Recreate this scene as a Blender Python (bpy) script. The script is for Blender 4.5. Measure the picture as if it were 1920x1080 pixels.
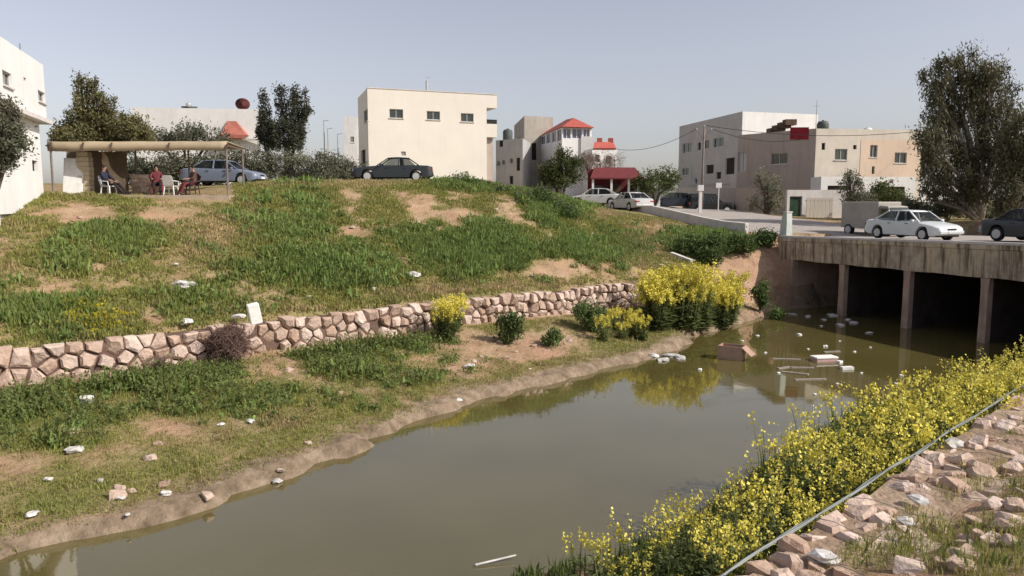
import bpy, bmesh, math, random
import numpy as np
from mathutils import Vector, Matrix
random.seed(7); RNG = np.random.default_rng(11)
R = math.radians
scene = bpy.context.scene
for o in list(bpy.data.objects): bpy.data.objects.remove(o)
COL = scene.collection

# ------------------------------------------------------------------ camera, sky, sun, exposure
CAMZ = 5.9; FPX = 1440.0; PITCH = math.atan(165/1440)
cd = bpy.data.cameras.new('camera'); cam = bpy.data.objects.new('camera', cd); COL.objects.link(cam)
cam.location = (0, 0, CAMZ); cam.rotation_euler = (R(90)-PITCH, 0, 0)
cd.lens = 27; cd.sensor_width = 36; cd.clip_start = .05; cd.clip_end = 6000
scene.camera = cam
SUN_DIR = Vector((.93, -.34, .80)).normalized()      # towards the sun: right of the view, a little behind it
world = bpy.data.worlds.new('World'); scene.world = world; world.use_nodes = True
nt = world.node_tree; bg = nt.nodes['Background']
sky = nt.nodes.new('ShaderNodeTexSky'); sky.sky_type = 'NISHITA'; sky.sun_disc = False
sky.sun_elevation = math.asin(SUN_DIR.z); sky.sun_rotation = math.atan2(SUN_DIR.x, SUN_DIR.y)
sky.altitude = 0; sky.air_density = 1.0; sky.dust_density = 1.6; sky.ozone_density = 1.5
hs = nt.nodes.new('ShaderNodeHueSaturation'); hs.inputs['Saturation'].default_value = .50
tint = nt.nodes.new('ShaderNodeMixRGB'); tint.blend_type = 'MULTIPLY'; tint.inputs[0].default_value = 1; tint.inputs[2].default_value = (1.06, 1.0, 1.02, 1)
nt.links.new(sky.outputs[0], hs.inputs['Color']); nt.links.new(hs.outputs[0], tint.inputs[1]); nt.links.new(tint.outputs[0], bg.inputs['Color'])
bg.inputs['Strength'].default_value = .098
sd = bpy.data.lights.new('sun', 'SUN'); sd.energy = 3.6; sd.angle = R(.6); sd.color = (1, .94, .85)
so = bpy.data.objects.new('sun', sd); COL.objects.link(so); so.location = (30, -20, 60)
so.rotation_euler = (-SUN_DIR).to_track_quat('-Z', 'Y').to_euler()
scene.view_settings.view_transform = 'Standard'; scene.view_settings.look = 'None'
scene.view_settings.exposure = 0.48; scene.view_settings.gamma = 1
scene.render.engine = 'CYCLES'
scene.render.resolution_x = 1024; scene.render.resolution_y = 576

# ------------------------------------------------------------------ photo pixel -> direction / position
cp_, sp_ = math.cos(PITCH), math.sin(PITCH)
def ray(px, py):
    u = (px-960)/FPX; v = (540-py)/FPX
    return Vector((u, cp_+v*sp_, -sp_+v*cp_))
def PY(px, py, Y):
    d = ray(px, py); return Vector((0, 0, CAMZ)) + d*(Y/d.y)
def PZ(px, py, z):
    d = ray(px, py); return Vector((0, 0, CAMZ)) + d*((z-CAMZ)/d.z)
def proj(x, y, z):
    zz = z-CAMZ; dep = y*cp_-zz*sp_; up = y*sp_+zz*cp_
    dep = np.maximum(dep, .1)
    return 960+FPX*x/dep, 540-FPX*up/dep

# ------------------------------------------------------------------ numpy value noise
def _hash(i, j, s):
    n = (i*374761393 + j*668265263 + s*974634777) & 0x7fffffff
    n = ((n ^ (n >> 13))*1274126177) & 0x7fffffff
    return ((n ^ (n >> 16)) & 0xffff)/65535.0
def vnoise(x, y, s=0):
    xi = np.floor(x).astype(np.int64); yi = np.floor(y).astype(np.int64); fx = x-xi; fy = y-yi
    fx = fx*fx*(3-2*fx); fy = fy*fy*(3-2*fy)
    a = _hash(xi, yi, s); b = _hash(xi+1, yi, s); c = _hash(xi, yi+1, s); d = _hash(xi+1, yi+1, s)
    return (a*(1-fx)+b*fx)*(1-fy)+(c*(1-fx)+d*fx)*fy
def fbm(x, y, s=0, o=4):
    t = 0; a = .5
    for k in range(o):
        t = t+a*vnoise(x*2**k, y*2**k, s+k*17); a *= .5
    return t
def sstep(a, b, x):
    t = np.clip((x-a)/(b-a), 0, 1); return t*t*(3-2*t)

# ------------------------------------------------------------------ scene helpers
def tag(o, label=None, cat=None, group=None, kind=None):
    if label: o['label'] = label
    if cat: o['category'] = cat
    if group: o['group'] = group
    if kind: o['kind'] = kind
    return o
def empty(name, loc=(0, 0, 0), rz=0, label=None, cat=None, group=None):
    o = bpy.data.objects.new(name, None); COL.objects.link(o); o.location = loc; o.rotation_euler = (0, 0, rz)
    o.empty_display_size = .2
    return tag(o, label, cat, group)
def link(name, me, parent=None):
    o = bpy.data.objects.new(name, me); COL.objects.link(o)
    if parent: o.parent = parent
    return o
KIDS = {}
def copy_tree(o, parent=None):
    c = o.copy(); COL.objects.link(c)
    if parent: c.parent = parent
    for ch in o.children: copy_tree(ch, c)
    return c
class MB:
    def __init__(s): s.v = []; s.f = []; s.m = []; s.mats = []
    def mi(s, m):
        if m not in s.mats: s.mats.append(m)
        return s.mats.index(m)
    def add(s, vs, fs, m=None):
        k = len(s.v); s.v += [tuple(p) for p in vs]; s.f += [tuple(i+k for i in f) for f in fs]
        s.m += [s.mi(m) if m else 0]*len(fs); return s
    def box(s, x0, x1, y0, y1, z0, z1, m=None):
        return s.add([(x0,y0,z0),(x1,y0,z0),(x1,y1,z0),(x0,y1,z0),(x0,y0,z1),(x1,y0,z1),(x1,y1,z1),(x0,y1,z1)],
                     [(0,3,2,1),(4,5,6,7),(0,1,5,4),(1,2,6,5),(2,3,7,6),(3,0,4,7)], m)
    def cbox(s, c, d, m=None, rot=None):
        vs = [Vector((i*d[0]/2, j*d[1]/2, k*d[2]/2)) for k in (-1, 1) for i, j in ((-1,-1),(1,-1),(1,1),(-1,1))]
        if rot: vs = [rot @ v for v in vs]
        return s.add([v+Vector(c) for v in vs], [(0,3,2,1),(4,5,6,7),(0,1,5,4),(1,2,6,5),(2,3,7,6),(3,0,4,7)], m)
    def bar(s, a, b, w, h=None, m=None):
        a = Vector(a); b = Vector(b); d = b-a; q = d.to_track_quat('X', 'Z').to_matrix()
        return s.cbox((a+b)/2, (d.length, w, h or w), m, q)
    def tube(s, pts, rad, n=6, m=None, cap=True):
        pts = [Vector(p) for p in pts]
        if not hasattr(rad, '__len__'): rad = [rad]*len(pts)
        vs = []; fs = []
        for i, p in enumerate(pts):
            d = (pts[min(i+1, len(pts)-1)]-pts[max(i-1, 0)]).normalized()
            a = d.orthogonal().normalized() if abs(d.z) > .9 else d.cross(Vector((0, 0, 1))).normalized()
            if i and a.dot(pa) < 0: a = -a
            pa = a; b = d.cross(a)
            for k in range(n):
                t = 2*math.pi*k/n; vs.append(p+(a*math.cos(t)+b*math.sin(t))*rad[i])
        for i in range(len(pts)-1):
            for k in range(n):
                k2 = (k+1) % n; fs.append((i*n+k, i*n+k2, (i+1)*n+k2, (i+1)*n+k))
        if cap:
            fs.append(tuple(range(n))[::-1]); fs.append(tuple(range((len(pts)-1)*n, len(pts)*n)))
        return s.add(vs, fs, m)
    def lathe(s, prof, n=16, m=None, c=(0, 0, 0), axis='z'):
        vs = []; fs = []; c = Vector(c)
        for r, h in prof:
            for k in range(n):
                t = 2*math.pi*k/n; a, b = r*math.cos(t), r*math.sin(t)
                vs.append(c+Vector((a, b, h) if axis == 'z' else (a, h, b)))
        for i in range(len(prof)-1):
            for k in range(n):
                k2 = (k+1) % n; fs.append((i*n+k, i*n+k2, (i+1)*n+k2, (i+1)*n+k))
        fs.append(tuple(range(n))[::-1]); fs.append(tuple(range((len(prof)-1)*n, len(prof)*n)))
        return s.add(vs, fs, m)
    def loft(s, rings, m=None, closed=True, caps=True):
        n = len(rings[0]); vs = [p for r in rings for p in r]; fs = []
        for i in range(len(rings)-1):
            for k in range(n if closed else n-1):
                k2 = (k+1) % n; fs.append((i*n+k, i*n+k2, (i+1)*n+k2, (i+1)*n+k))
        if caps: fs.append(tuple(range(n))[::-1]); fs.append(tuple(range((len(rings)-1)*n, len(rings)*n)))
        return s.add(vs, fs, m)
    def mesh(s, name, mat=None, smooth=False):
        me = bpy.data.meshes.new(name); me.from_pydata(s.v, [], s.f)
        for m in (s.mats or ([mat] if mat else [])): me.materials.append(m)
        if s.mats: me.polygons.foreach_set('material_index', s.m)
        bm = bmesh.new(); bm.from_mesh(me); bmesh.ops.recalc_face_normals(bm, faces=bm.faces); bm.to_mesh(me); bm.free()
        if smooth: me.polygons.foreach_set('use_smooth', [True]*len(me.polygons))
        me.update(); return me
    def build(s, name, mat=None, parent=None, smooth=False, bevel=0):
        o = link(name, s.mesh(name, mat, smooth), parent)
        if bevel:
            b = o.modifiers.new('bevel', 'BEVEL'); b.width = bevel; b.segments = 2; b.limit_method = 'ANGLE'
        return o
def np_mesh(name, verts, faces, mat, col=None, smooth=False):
    """verts (N,3), faces (M,k) with one k"""
    me = bpy.data.meshes.new(name); k = faces.shape[1]
    me.vertices.add(len(verts)); me.vertices.foreach_set('co', verts.astype(np.float32).ravel())
    me.loops.add(faces.size); me.loops.foreach_set('vertex_index', faces.astype(np.int32).ravel())
    me.polygons.add(len(faces)); me.polygons.foreach_set('loop_start', np.arange(0, faces.size, k, dtype=np.int32))
    me.update(calc_edges=True)
    if smooth: me.polygons.foreach_set('use_smooth', np.ones(len(faces), dtype=bool))
    if col is not None:
        at = me.color_attributes.new('Col', 'FLOAT_COLOR', 'POINT')
        c4 = np.ones((len(verts), 4), np.float32); c4[:, :3] = col; at.data.foreach_set('color', c4.ravel())
    me.materials.append(mat); me.validate(); return me

# ------------------------------------------------------------------ materials
def M(name, c1, c2=None, scale=2.0, rough=.85, bump=0, bscale=None, spec=.25, metal=0, rnd=0, c3=None, streak=0, coat=0, lo=.35, hi=.65, sk=(.5,.72)):
    m = bpy.data.materials.new(name); m.use_nodes = True; n = m.node_tree; N = n.nodes; L = n.links
    b = N['Principled BSDF']; b.inputs['Roughness'].default_value = rough; b.inputs['Specular IOR Level'].default_value = spec
    b.inputs['Metallic'].default_value = metal
    if coat: b.inputs['Coat Weight'].default_value = coat; b.inputs['Coat Roughness'].default_value = .06
    geo = N.new('ShaderNodeNewGeometry'); out = None
    c2 = c2 or tuple(x*.82 for x in c1)
    tx = N.new('ShaderNodeTexNoise'); tx.inputs['Scale'].default_value = scale; tx.inputs['Detail'].default_value = 7; tx.inputs['Roughness'].default_value = .62
    L.new(geo.outputs['Position'], tx.inputs['Vector'])
    rp = N.new('ShaderNodeValToRGB'); L.new(tx.outputs['Fac'], rp.inputs['Fac'])
    rp.color_ramp.elements[0].position = lo; rp.color_ramp.elements[0].color = (*c2, 1)
    rp.color_ramp.elements[1].position = hi; rp.color_ramp.elements[1].color = (*c1, 1)
    out = rp.outputs['Color']
    if c3:     # larger blotches of a third colour
        t2 = N.new('ShaderNodeTexNoise'); t2.inputs['Scale'].default_value = scale*.23; t2.inputs['Detail'].default_value = 5
        L.new(geo.outputs['Position'], t2.inputs['Vector'])
        r2 = N.new('ShaderNodeValToRGB'); r2.color_ramp.elements[0].position = .48; r2.color_ramp.elements[1].position = .66
        L.new(t2.outputs['Fac'], r2.inputs['Fac'])
        mx = N.new('ShaderNodeMixRGB'); L.new(r2.outputs['Color'], mx.inputs['Fac']); L.new(out, mx.inputs[1]); mx.inputs[2].default_value = (*c3, 1)
        out = mx.outputs['Color']
    if streak:  # vertical rain streaks of dirt
        mp = N.new('ShaderNodeMapping'); mp.inputs['Scale'].default_value = (2.6, 2.6, .22); L.new(geo.outputs['Position'], mp.inputs['Vector'])
        t3 = N.new('ShaderNodeTexNoise'); t3.inputs['Scale'].default_value = 1.6; t3.inputs['Detail'].default_value = 8; t3.inputs['Roughness'].default_value = .7
        L.new(mp.outputs[0], t3.inputs['Vector'])
        r3 = N.new('ShaderNodeValToRGB'); r3.color_ramp.elements[0].position = sk[0]; r3.color_ramp.elements[1].position = sk[1]
        r3.color_ramp.elements[1].color = (streak, streak, streak, 1)
        L.new(t3.outputs['Fac'], r3.inputs['Fac'])
        mx = N.new('ShaderNodeMixRGB'); L.new(r3.outputs['Color'], mx.inputs['Fac']); L.new(out, mx.inputs[1]); mx.inputs[2].default_value = (c2[0]*.35, c2[1]*.33, c2[2]*.3, 1)
        out = mx.outputs['Color']
    if rnd:
        oi = N.new('ShaderNodeObjectInfo'); h = N.new('ShaderNodeHueSaturation'); ma = N.new('ShaderNodeMapRange')
        ma.inputs['To Min'].default_value = 1-rnd; ma.inputs['To Max'].default_value = 1+rnd
        L.new(oi.outputs['Random'], ma.inputs['Value']); L.new(ma.outputs[0], h.inputs['Value']); L.new(out, h.inputs['Color'])
        m2 = N.new('ShaderNodeMapRange'); m2.inputs['To Min'].default_value = 1.2; m2.inputs['To Max'].default_value = .8
        L.new(oi.outputs['Random'], m2.inputs['Value']); L.new(m2.outputs[0], h.inputs['Saturation']); out = h.outputs['Color']
    L.new(out, b.inputs['Base Color'])
    if bump:
        tb = N.new('ShaderNodeTexNoise'); tb.inputs['Scale'].default_value = bscale or scale*6; tb.inputs['Detail'].default_value = 6
        L.new(geo.outputs['Position'], tb.inputs['Vector'])
        bp = N.new('ShaderNodeBump'); bp.inputs['Strength'].default_value = bump; bp.inputs['Distance'].default_value = .05
        L.new(tb.outputs['Fac'], bp.inputs['Height']); L.new(bp.outputs[0], b.inputs['Normal'])
    return m
def leafmat(name, c1, c2, transl=.3, vcol=False, scale=1.2, rough=.7):
    m = bpy.data.materials.new(name); m.use_nodes = True; n = m.node_tree; N = n.nodes; L = n.links
    b = N['Principled BSDF']; b.inputs['Roughness'].default_value = rough; b.inputs['Specular IOR Level'].default_value = .2
    geo = N.new('ShaderNodeNewGeometry')
    if vcol:
        a = N.new('ShaderNodeVertexColor'); a.layer_name = 'Col'; out = a.outputs['Color']
    else:
        a = N.new('ShaderNodeVertexColor'); a.layer_name = 'Col'
        mx = N.new('ShaderNodeMixRGB'); mx.inputs[1].default_value = (*c1, 1); mx.inputs[2].default_value = (*c2, 1)
        L.new(a.outputs['Color'], mx.inputs['Fac']); out = mx.outputs['Color']
    oi = N.new('ShaderNodeObjectInfo'); h = N.new('ShaderNodeHueSaturation'); ma = N.new('ShaderNodeMapRange')
    ma.inputs['To Min'].default_value = .8; ma.inputs['To Max'].default_value = 1.2
    L.new(oi.outputs['Random'], ma.inputs['Value']); L.new(ma.outputs[0], h.inputs['Value']); L.new(out, h.inputs['Color']); out = h.outputs['Color']
    L.new(out, b.inputs['Base Color'])
    tr = N.new('ShaderNodeBsdfTranslucent'); L.new(out, tr.inputs['Color'])
    ms = N.new('ShaderNodeMixShader'); ms.inputs['Fac'].default_value = transl
    L.new(b.outputs[0], ms.inputs[1]); L.new(tr.outputs[0], ms.inputs[2]); L.new(ms.outputs[0], N['Material Output'].inputs['Surface'])
    return m
def glassmat(name, tint=(.75, .8, .8), see=.55):
    m = bpy.data.materials.new(name); m.use_nodes = True; n = m.node_tree; N = n.nodes; L = n.links
    b = N['Principled BSDF']; b.inputs['Base Color'].default_value = (.012, .014, .015, 1); b.inputs['Roughness'].default_value = .04
    t = N.new('ShaderNodeBsdfTransparent'); t.inputs['Color'].default_value = (*tint, 1)
    ms = N.new('ShaderNodeMixShader'); ms.inputs['Fac'].default_value = see
    L.new(b.outputs[0], ms.inputs[1]); L.new(t.outputs[0], ms.inputs[2]); L.new(ms.outputs[0], N['Material Output'].inputs['Surface'])
    return m
MT = {}
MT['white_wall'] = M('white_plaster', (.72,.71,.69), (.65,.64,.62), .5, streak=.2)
MT['cream_wall'] = M('cream_plaster', (.69,.64,.57), (.64,.595,.53), .35, streak=.08)
MT['grey_wall'] = M('grey_render_and_shade', (.46,.45,.44), (.39,.38,.37), .6, streak=.25)
MT['beige_wall'] = M('beige_render', (.60,.54,.46), (.53,.475,.40), .6, streak=.2)
MT['peach_wall'] = M('peach_render', (.64,.50,.38), (.57,.45,.34), .6, streak=.2)
MT['brown_wall'] = M('brown_render_and_shade', (.44,.36,.31), (.37,.31,.27), .6, streak=.3)
MT['block_wall'] = M('concrete_block', (.40,.37,.32), (.33,.30,.26), .8, streak=.4)
MT['stone_col'] = M('limestone_blocks', (.56,.47,.32), (.45,.37,.26), 2.5, bump=.3)
MT['frame'] = M('window_frame_aluminium', (.45,.45,.44), rough=.45, metal=.3)
MT['frame_white'] = M('white_frame', (.72,.71,.7), rough=.5)
MT['pane'] = M('dark_window_pane', (.035,.045,.035), (.02,.025,.022), 3, rough=.08, spec=.6)
MT['pane_green'] = M('green_window_pane', (.05,.09,.06), (.03,.05,.035), 3, rough=.1, spec=.6)
MT['pane_blue'] = M('blue_tinted_pane', (.07,.08,.16), (.04,.05,.1), 3, rough=.08, spec=.7)
MT['dark_gap'] = M('dark_opening', (.03,.027,.025), rough=.9)
MT['red_tile'] = M('red_roof_tile', (.42,.10,.075), (.32,.075,.06), 3, rough=.7)
MT['red_paint'] = M('crimson_cloth', (.30,.02,.03), (.22,.015,.025), 2, rough=.75)
MT['awning'] = M('orange_red_awning', (.42,.15,.11), (.35,.12,.09), 2)
MT['maroon'] = M('maroon_roof_sheet', (.17,.032,.032), (.12,.026,.028), 2, rough=.7)
MT['dish'] = M('rusty_red_dish', (.25,.07,.07), (.17,.05,.05), 5, rough=.6)
MT['concrete'] = M('stained_concrete', (.56,.47,.38), (.30,.235,.18), 1.8, bump=.7, bscale=8, streak=.95, c3=(.58,.47,.33), sk=(.46,.62))
MT['pier'] = M('pier_concrete', (.46,.34,.27), (.32,.23,.18), 1.5, bump=.4, bscale=10, streak=.5)
MT['cell'] = M('culvert_wall', (.055,.042,.036), (.03,.024,.02), 1.2, bump=.3, streak=.5)  # interior concrete coloured near black to deepen the shade inside the openings
MT['pale_concrete'] = M('pale_painted_concrete', (.62,.58,.55), (.52,.49,.46), 1.5, streak=.35)
MT['road'] = M('dusty_asphalt', (.37,.33,.295), (.30,.27,.24), 1.2, rough=.9, bump=.2, bscale=30)
MT['stone'] = M('gabion_stone', (.55,.42,.345), (.38,.275,.215), 3.2, rough=.92, bump=.8, bscale=12, rnd=.2)
MT['core'] = M('gabion_gap_shade_fill', (.17,.11,.085), (.10,.065,.05), 3, bump=.5)  # dark fill toned like stone in shadow, seen between the stones
MT['dirt'] = M('stony_dirt', (.34,.24,.165), (.20,.14,.095), 4, bump=.9, bscale=12, c3=(.42,.32,.23))
MT['wire'] = M('galvanised_wire', (.22,.24,.23), rough=.5, metal=.5)
MT['tan_tarp'] = M('tan_tarpaulin', (.40,.32,.22), (.33,.265,.18), 1.5, rough=.8)
MT['wood'] = M('weathered_timber', (.15,.10,.07), (.09,.06,.045), 3)
MT['white_plastic'] = M('white_plastic', (.68,.68,.68), rough=.45, spec=.4)
MT['foam'] = M('white_foam', (.78,.77,.74), (.66,.65,.62), 6)
MT['scrap'] = M('dirty_plastic_scrap', (.62,.60,.57), (.42,.40,.38), 8, rough=.6, rnd=.15)
MT['card'] = M('wet_cardboard', (.40,.27,.20), (.31,.20,.15), 5)
MT['plank'] = M('grey_wood_plank', (.33,.29,.25), (.22,.19,.16), 6)
MT['bark'] = M('bark', (.13,.10,.08), (.08,.06,.05), 5, bump=.5)
MT['bark_pale'] = M('pale_bark', (.30,.26,.22), (.20,.17,.14), 4, bump=.4)
MT['tyre'] = M('tyre_rubber', (.022,.022,.022), rough=.9)
MT['rim'] = M('wheel_rim', (.5,.5,.5), rough=.35, metal=.0, spec=.5)
MT['black_trim'] = M('black_trim', (.02,.02,.02), rough=.5)
MT['car_glass'] = glassmat('car_glass')
MT['lamp_clear'] = M('headlight_lens', (.55,.56,.58), rough=.1, spec=.8)
MT['lamp_red'] = M('tail_light_lens', (.3,.02,.02), rough=.15, spec=.7)
MT['plate'] = M('number_plate', (.7,.7,.66), rough=.5)
MT['blue_paint'] = M('faded_blue_paint', (.10,.17,.30), (.16,.22,.32), 3)
MT['pole'] = M('weathered_pole', (.23,.19,.165), (.16,.13,.115), 3)
MT['pole_white'] = M('white_painted_post', (.70,.67,.66), (.6,.57,.56), 3)
MT['skin'] = M('skin', (.38,.22,.15), rough=.6)
MT['hair'] = M('dark_hair', (.02,.016,.014), rough=.6)
MT['tank'] = M('dark_water_tank', (.08,.09,.085), rough=.6)
def paint(name, c): return M(name, c, tuple(x*.94 for x in c), .8, rough=.38, spec=.4, coat=.3)
# ------------------------------------------------------------------ lie of the land
B0 = np.array([15.5, 42.3]); BD = np.array([.347, -.938]); BN = np.array([.938, .347])   # bridge face: left end, along, away from the river
def bp(t, n): return B0+BD*t+BN*n
ABUT_R = 19.3
GLtop = [(0,655),(240,632),(480,602),(660,583),(870,560),(1040,545),(1200,528),(1300,519)]
WALLZ = 2.15
GLv = [PZ(a, b, WALLZ) for a, b in GLtop]
GL = [(-60,-27),(-34,0)]+[(p.x, p.y) for p in GLv]+[(12.0,41.3),(15.3,42.9),tuple(bp(0,16))]
WL = [(-55,-34),(-28,-8)]+[(p.x, p.y) for p in (PZ(a, b, 0) for a, b in ((0,1052),(260,985),(500,905),(700,828),(860,762),(1040,712),(1200,677),(1340,622),(1430,592)))]+[tuple(bp(.4,0)),tuple(bp(.4,18))]
g0, g1 = PZ(1400,1060,WALLZ), PZ(1810,797,WALLZ); gd = (g1-g0).normalized()
GR = [(g0.x-gd.x*45, g0.y-gd.y*45),(g0.x,g0.y),(g1.x,g1.y),tuple(bp(ABUT_R,0)),tuple(bp(ABUT_R,16))]
WR = [(-35,-22),(-6,5.2)]+[(p.x, p.y) for p in (PZ(960,1090,0),PZ(1130,1052,0),PZ(1235,1012,0),PZ(1420,880,0),PZ(1600,770,0))]+[tuple(bp(ABUT_R-1.2,0)),tuple(bp(ABUT_R-.6,18))]
def sdist(P, x, y):
    """signed distance to a polyline, positive on its left"""
    best = np.full(x.shape, 1e9); sg = np.ones(x.shape)
    for (ax, ay), (bx, by) in zip(P[:-1], P[1:]):
        dx, dy = bx-ax, by-ay; L2 = dx*dx+dy*dy
        t = np.clip(((x-ax)*dx+(y-ay)*dy)/L2, 0, 1); ex = x-ax-t*dx; ey = y-ay-t*dy; d = np.hypot(ex, ey)
        s = np.where(dx*(y-ay)-dy*(x-ax) >= 0, 1., -1.)
        up = d < best-1e-6; sg = np.where(up, s, sg); best = np.where(up, d, best)
    return best*sg
CT = []
def ct(px, py, Y): p = PY(px, py, Y); CT.append((p.x, p.y, p.z))
for p in GLv[:-1]: CT.append((p.x-.3, p.y+.4, WALLZ-.05))
for a in [(100,372,34),(100,500,25),(250,366,35.5),(250,470,27.5),(400,366,36),(330,366,36),(180,367,36),(480,350,39),(480,475,28.8),(480,410,32.8),(620,347,40.5),(620,480,30),
          (620,415,34),(700,346,42.5),(700,345,50),(400,349,46),(830,347,43),(830,345,50),(830,450,35),(830,395,38.6),(1000,367,45),(1000,450,37),(1000,405,40.8),(1100,386,50),(1100,450,41),
          (1200,410,51),(1200,462,43),(1290,432,49),(1290,480,42.5),(1390,452,45.5),(1340,500,41),(20,440,27),(-150,470,24),(-150,380,31),(-400,380,28),
          (60,372,38),(200,361,45),(-300,365,45),(560,345,60),(830,345,70),(690,345,66),(250,350,60),
          (1330,405,70),(1120,376,72),(1600,409,60),(1450,405,75),(1850,411,50),(1760,423,46),(1500,398,90),(1060,372,80),(950,370,70)]: ct(*a)
for t, z in ((-60,6.2),(-38,6.0),(-30,5.75),(-20,5.1),(-12,4.5),(-4,4.02),(0,3.86),(8,3.96),(14,4.05),(22,4.15),(34,4.2)):
    for n in (.5, 5.5, 10.5):
        q = bp(t, n); CT.append((q[0], q[1], z))
CT += [(-40,60,7.2),(-60,100,7.6),(-20,100,7.4),(8,100,6.4),(40,110,4.6),(60,60,4.6),(60,30,4.4),(45,20,4.3),(-30,80,7.4),(0,75,6.6),(30,100,4.7),(24,70,4.45),(30,62,4.4),(36,45,4.5),(-60,20,5.8),(-45,10,5.2),(-70,-20,5.2)]
CT = np.array(CT)
def rbf_fit(P):
    n = len(P); d = np.hypot(P[:, None, 0]-P[None, :, 0], P[:, None, 1]-P[None, :, 1])
    A = np.zeros((n+1, n+1)); A[:n, :n] = -d+np.eye(n)*.15; A[:n, n] = 1; A[n, :n] = 1
    return np.linalg.solve(A, np.append(P[:, 2], 0))
RW = rbf_fit(CT)
def upper(x, y):
    xs = np.clip(x, -75, 62); ys = np.clip(y, -25, 112)
    out = np.full(xs.shape, RW[-1])
    for (a, b, _), w in zip(CT, RW[:-1]): out = out-w*np.hypot(xs-a, ys-b)
    return out
def road_tn(x, y):
    dx = x-B0[0]; dy = y-B0[1]; return dx*BD[0]+dy*BD[1], dx*BN[0]+dy*BN[1]
def H(x, y, rough=True):
    x = np.asarray(x, float); y = np.asarray(y, float)
    dG = sdist(GL, x, y); dW = sdist(WL, x, y); dR = -sdist(GR, x, y); dV = -sdist(WR, x, y)   # positive landward
    wv = (fbm(x*.8, y*.8, 55)-.47)*1.5+(fbm(x*2.7, y*2.7, 56)-.47)*.6
    dW = dW+wv*np.clip(1-np.abs(dW)/1.6, 0, 1)*(x < 14)
    t, n = road_tn(x, y)
    onroad = sstep(-1.2, .2, n)*(1-sstep(11, 13, n))
    nz = (fbm(x*.55, y*.55, 3)-.47)*.5+(fbm(x*2.3, y*2.3, 9)-.47)*.22
    nz = nz*(1-.95*onroad) if rough else 0
    flat = sstep(31, 36, y)*0+1
    up = upper(x, y)+nz*np.where(up_flat(x, y), .35, 1.0)
    # right bank, from the wall top up to where the photographer stands
    rb = WALLZ-.12+np.clip(dR-.9, 0, 9)*.40-.022*np.clip(dR-.9, 0, 9)**2+nz*.45
    rk = sstep(-2.5, .3, n)
    rb = rb*(1-rk)+rk*up
    left = np.where((dR < 0) | (n > .3), up, rb)
    # bed and shelves
    tl = np.clip(dW/np.maximum(dW-dG+1e-6, .05), 0, 1); tr = np.clip(dV/np.maximum(dV-dR+1e-6, .05), 0, 1)
    edge = (fbm(x*1.3, y*1.3, 5)-.47)*.5
    lw = np.where(dW > 0, .20*sstep(0, .16, dW+edge*.15)+.92*tl**1.1+nz*.35*sstep(0, .8, dW), np.maximum(-.8, .55*dW))
    rw = np.where(dV > 0, .14*sstep(0, .3, dV)+.8*tr+nz*.3*sstep(0, .8, dV), np.maximum(-.8, .5*dV))
    low = np.where(np.abs(dV) < np.abs(dW), rw, lw)
    low = np.where((dW <= 0) & (dV <= 0), np.maximum(lw, rw), low)
    ramp = sstep(8.6, 10.5, x)*(t < 1.5)*(x < 17)              # earth ramp up to the abutment instead of a wall
    w0 = .30-1.9*ramp; w1 = .60+1.3*ramp
    k = sstep(0, 1, (dG-w0)/(w1-w0))
    k2 = sstep(.3, .6, dR)
    inside = (1-k)*(1-k2)*(1-sstep(13.2, 13.8, n))  # ground raised behind the bridge, added to keep daylight out of the cells
    return low*inside+left*(1-inside)
def up_flat(x, y): return (y > 44) | ((y > 34.5) & (x < -6))
def Hs(x, y): return float(H(np.array([x]), np.array([y]))[0])
def ground_at(px, py, ymax=140):
    """where the sight line through a photo pixel meets ground or water"""
    d = ray(px, py); s = np.linspace(4, ymax, 1400)/d.y
    X = d.x*s; Y = d.y*s; Z = CAMZ+d.z*s; h = np.maximum(H(X, Y), 0)
    i = int(np.argmax(Z <= h)); return Vector((X[i], Y[i], h[i]))

def axis(segs):
    out = []
    for a, b, st in segs: out += list(np.arange(a, b, st))
    return np.array(out+[segs[-1][1]])
gx = axis([(-1500,-300,200),(-300,-80,20),(-80,-44,1.5),(-44,46,.3),(46,80,1.5),(80,300,20),(300,1500,200)])
gy = axis([(-400,-40,40),(-40,0,2),(0,5,.6),(5,58,.3),(58,112,1.2),(112,300,20),(300,3000,300)])
XX, YY = np.meshgrid(gx, gy); ZZ = H(XX.ravel(), YY.ravel())
nx, ny = len(gx), len(gy); idx = np.arange(nx*ny).reshape(ny, nx)
F4 = np.stack([idx[:-1,:-1], idx[:-1,1:], idx[1:,1:], idx[1:,:-1]], -1).reshape(-1, 4)
V3 = np.stack([XX.ravel(), YY.ravel(), ZZ], 1)

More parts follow.
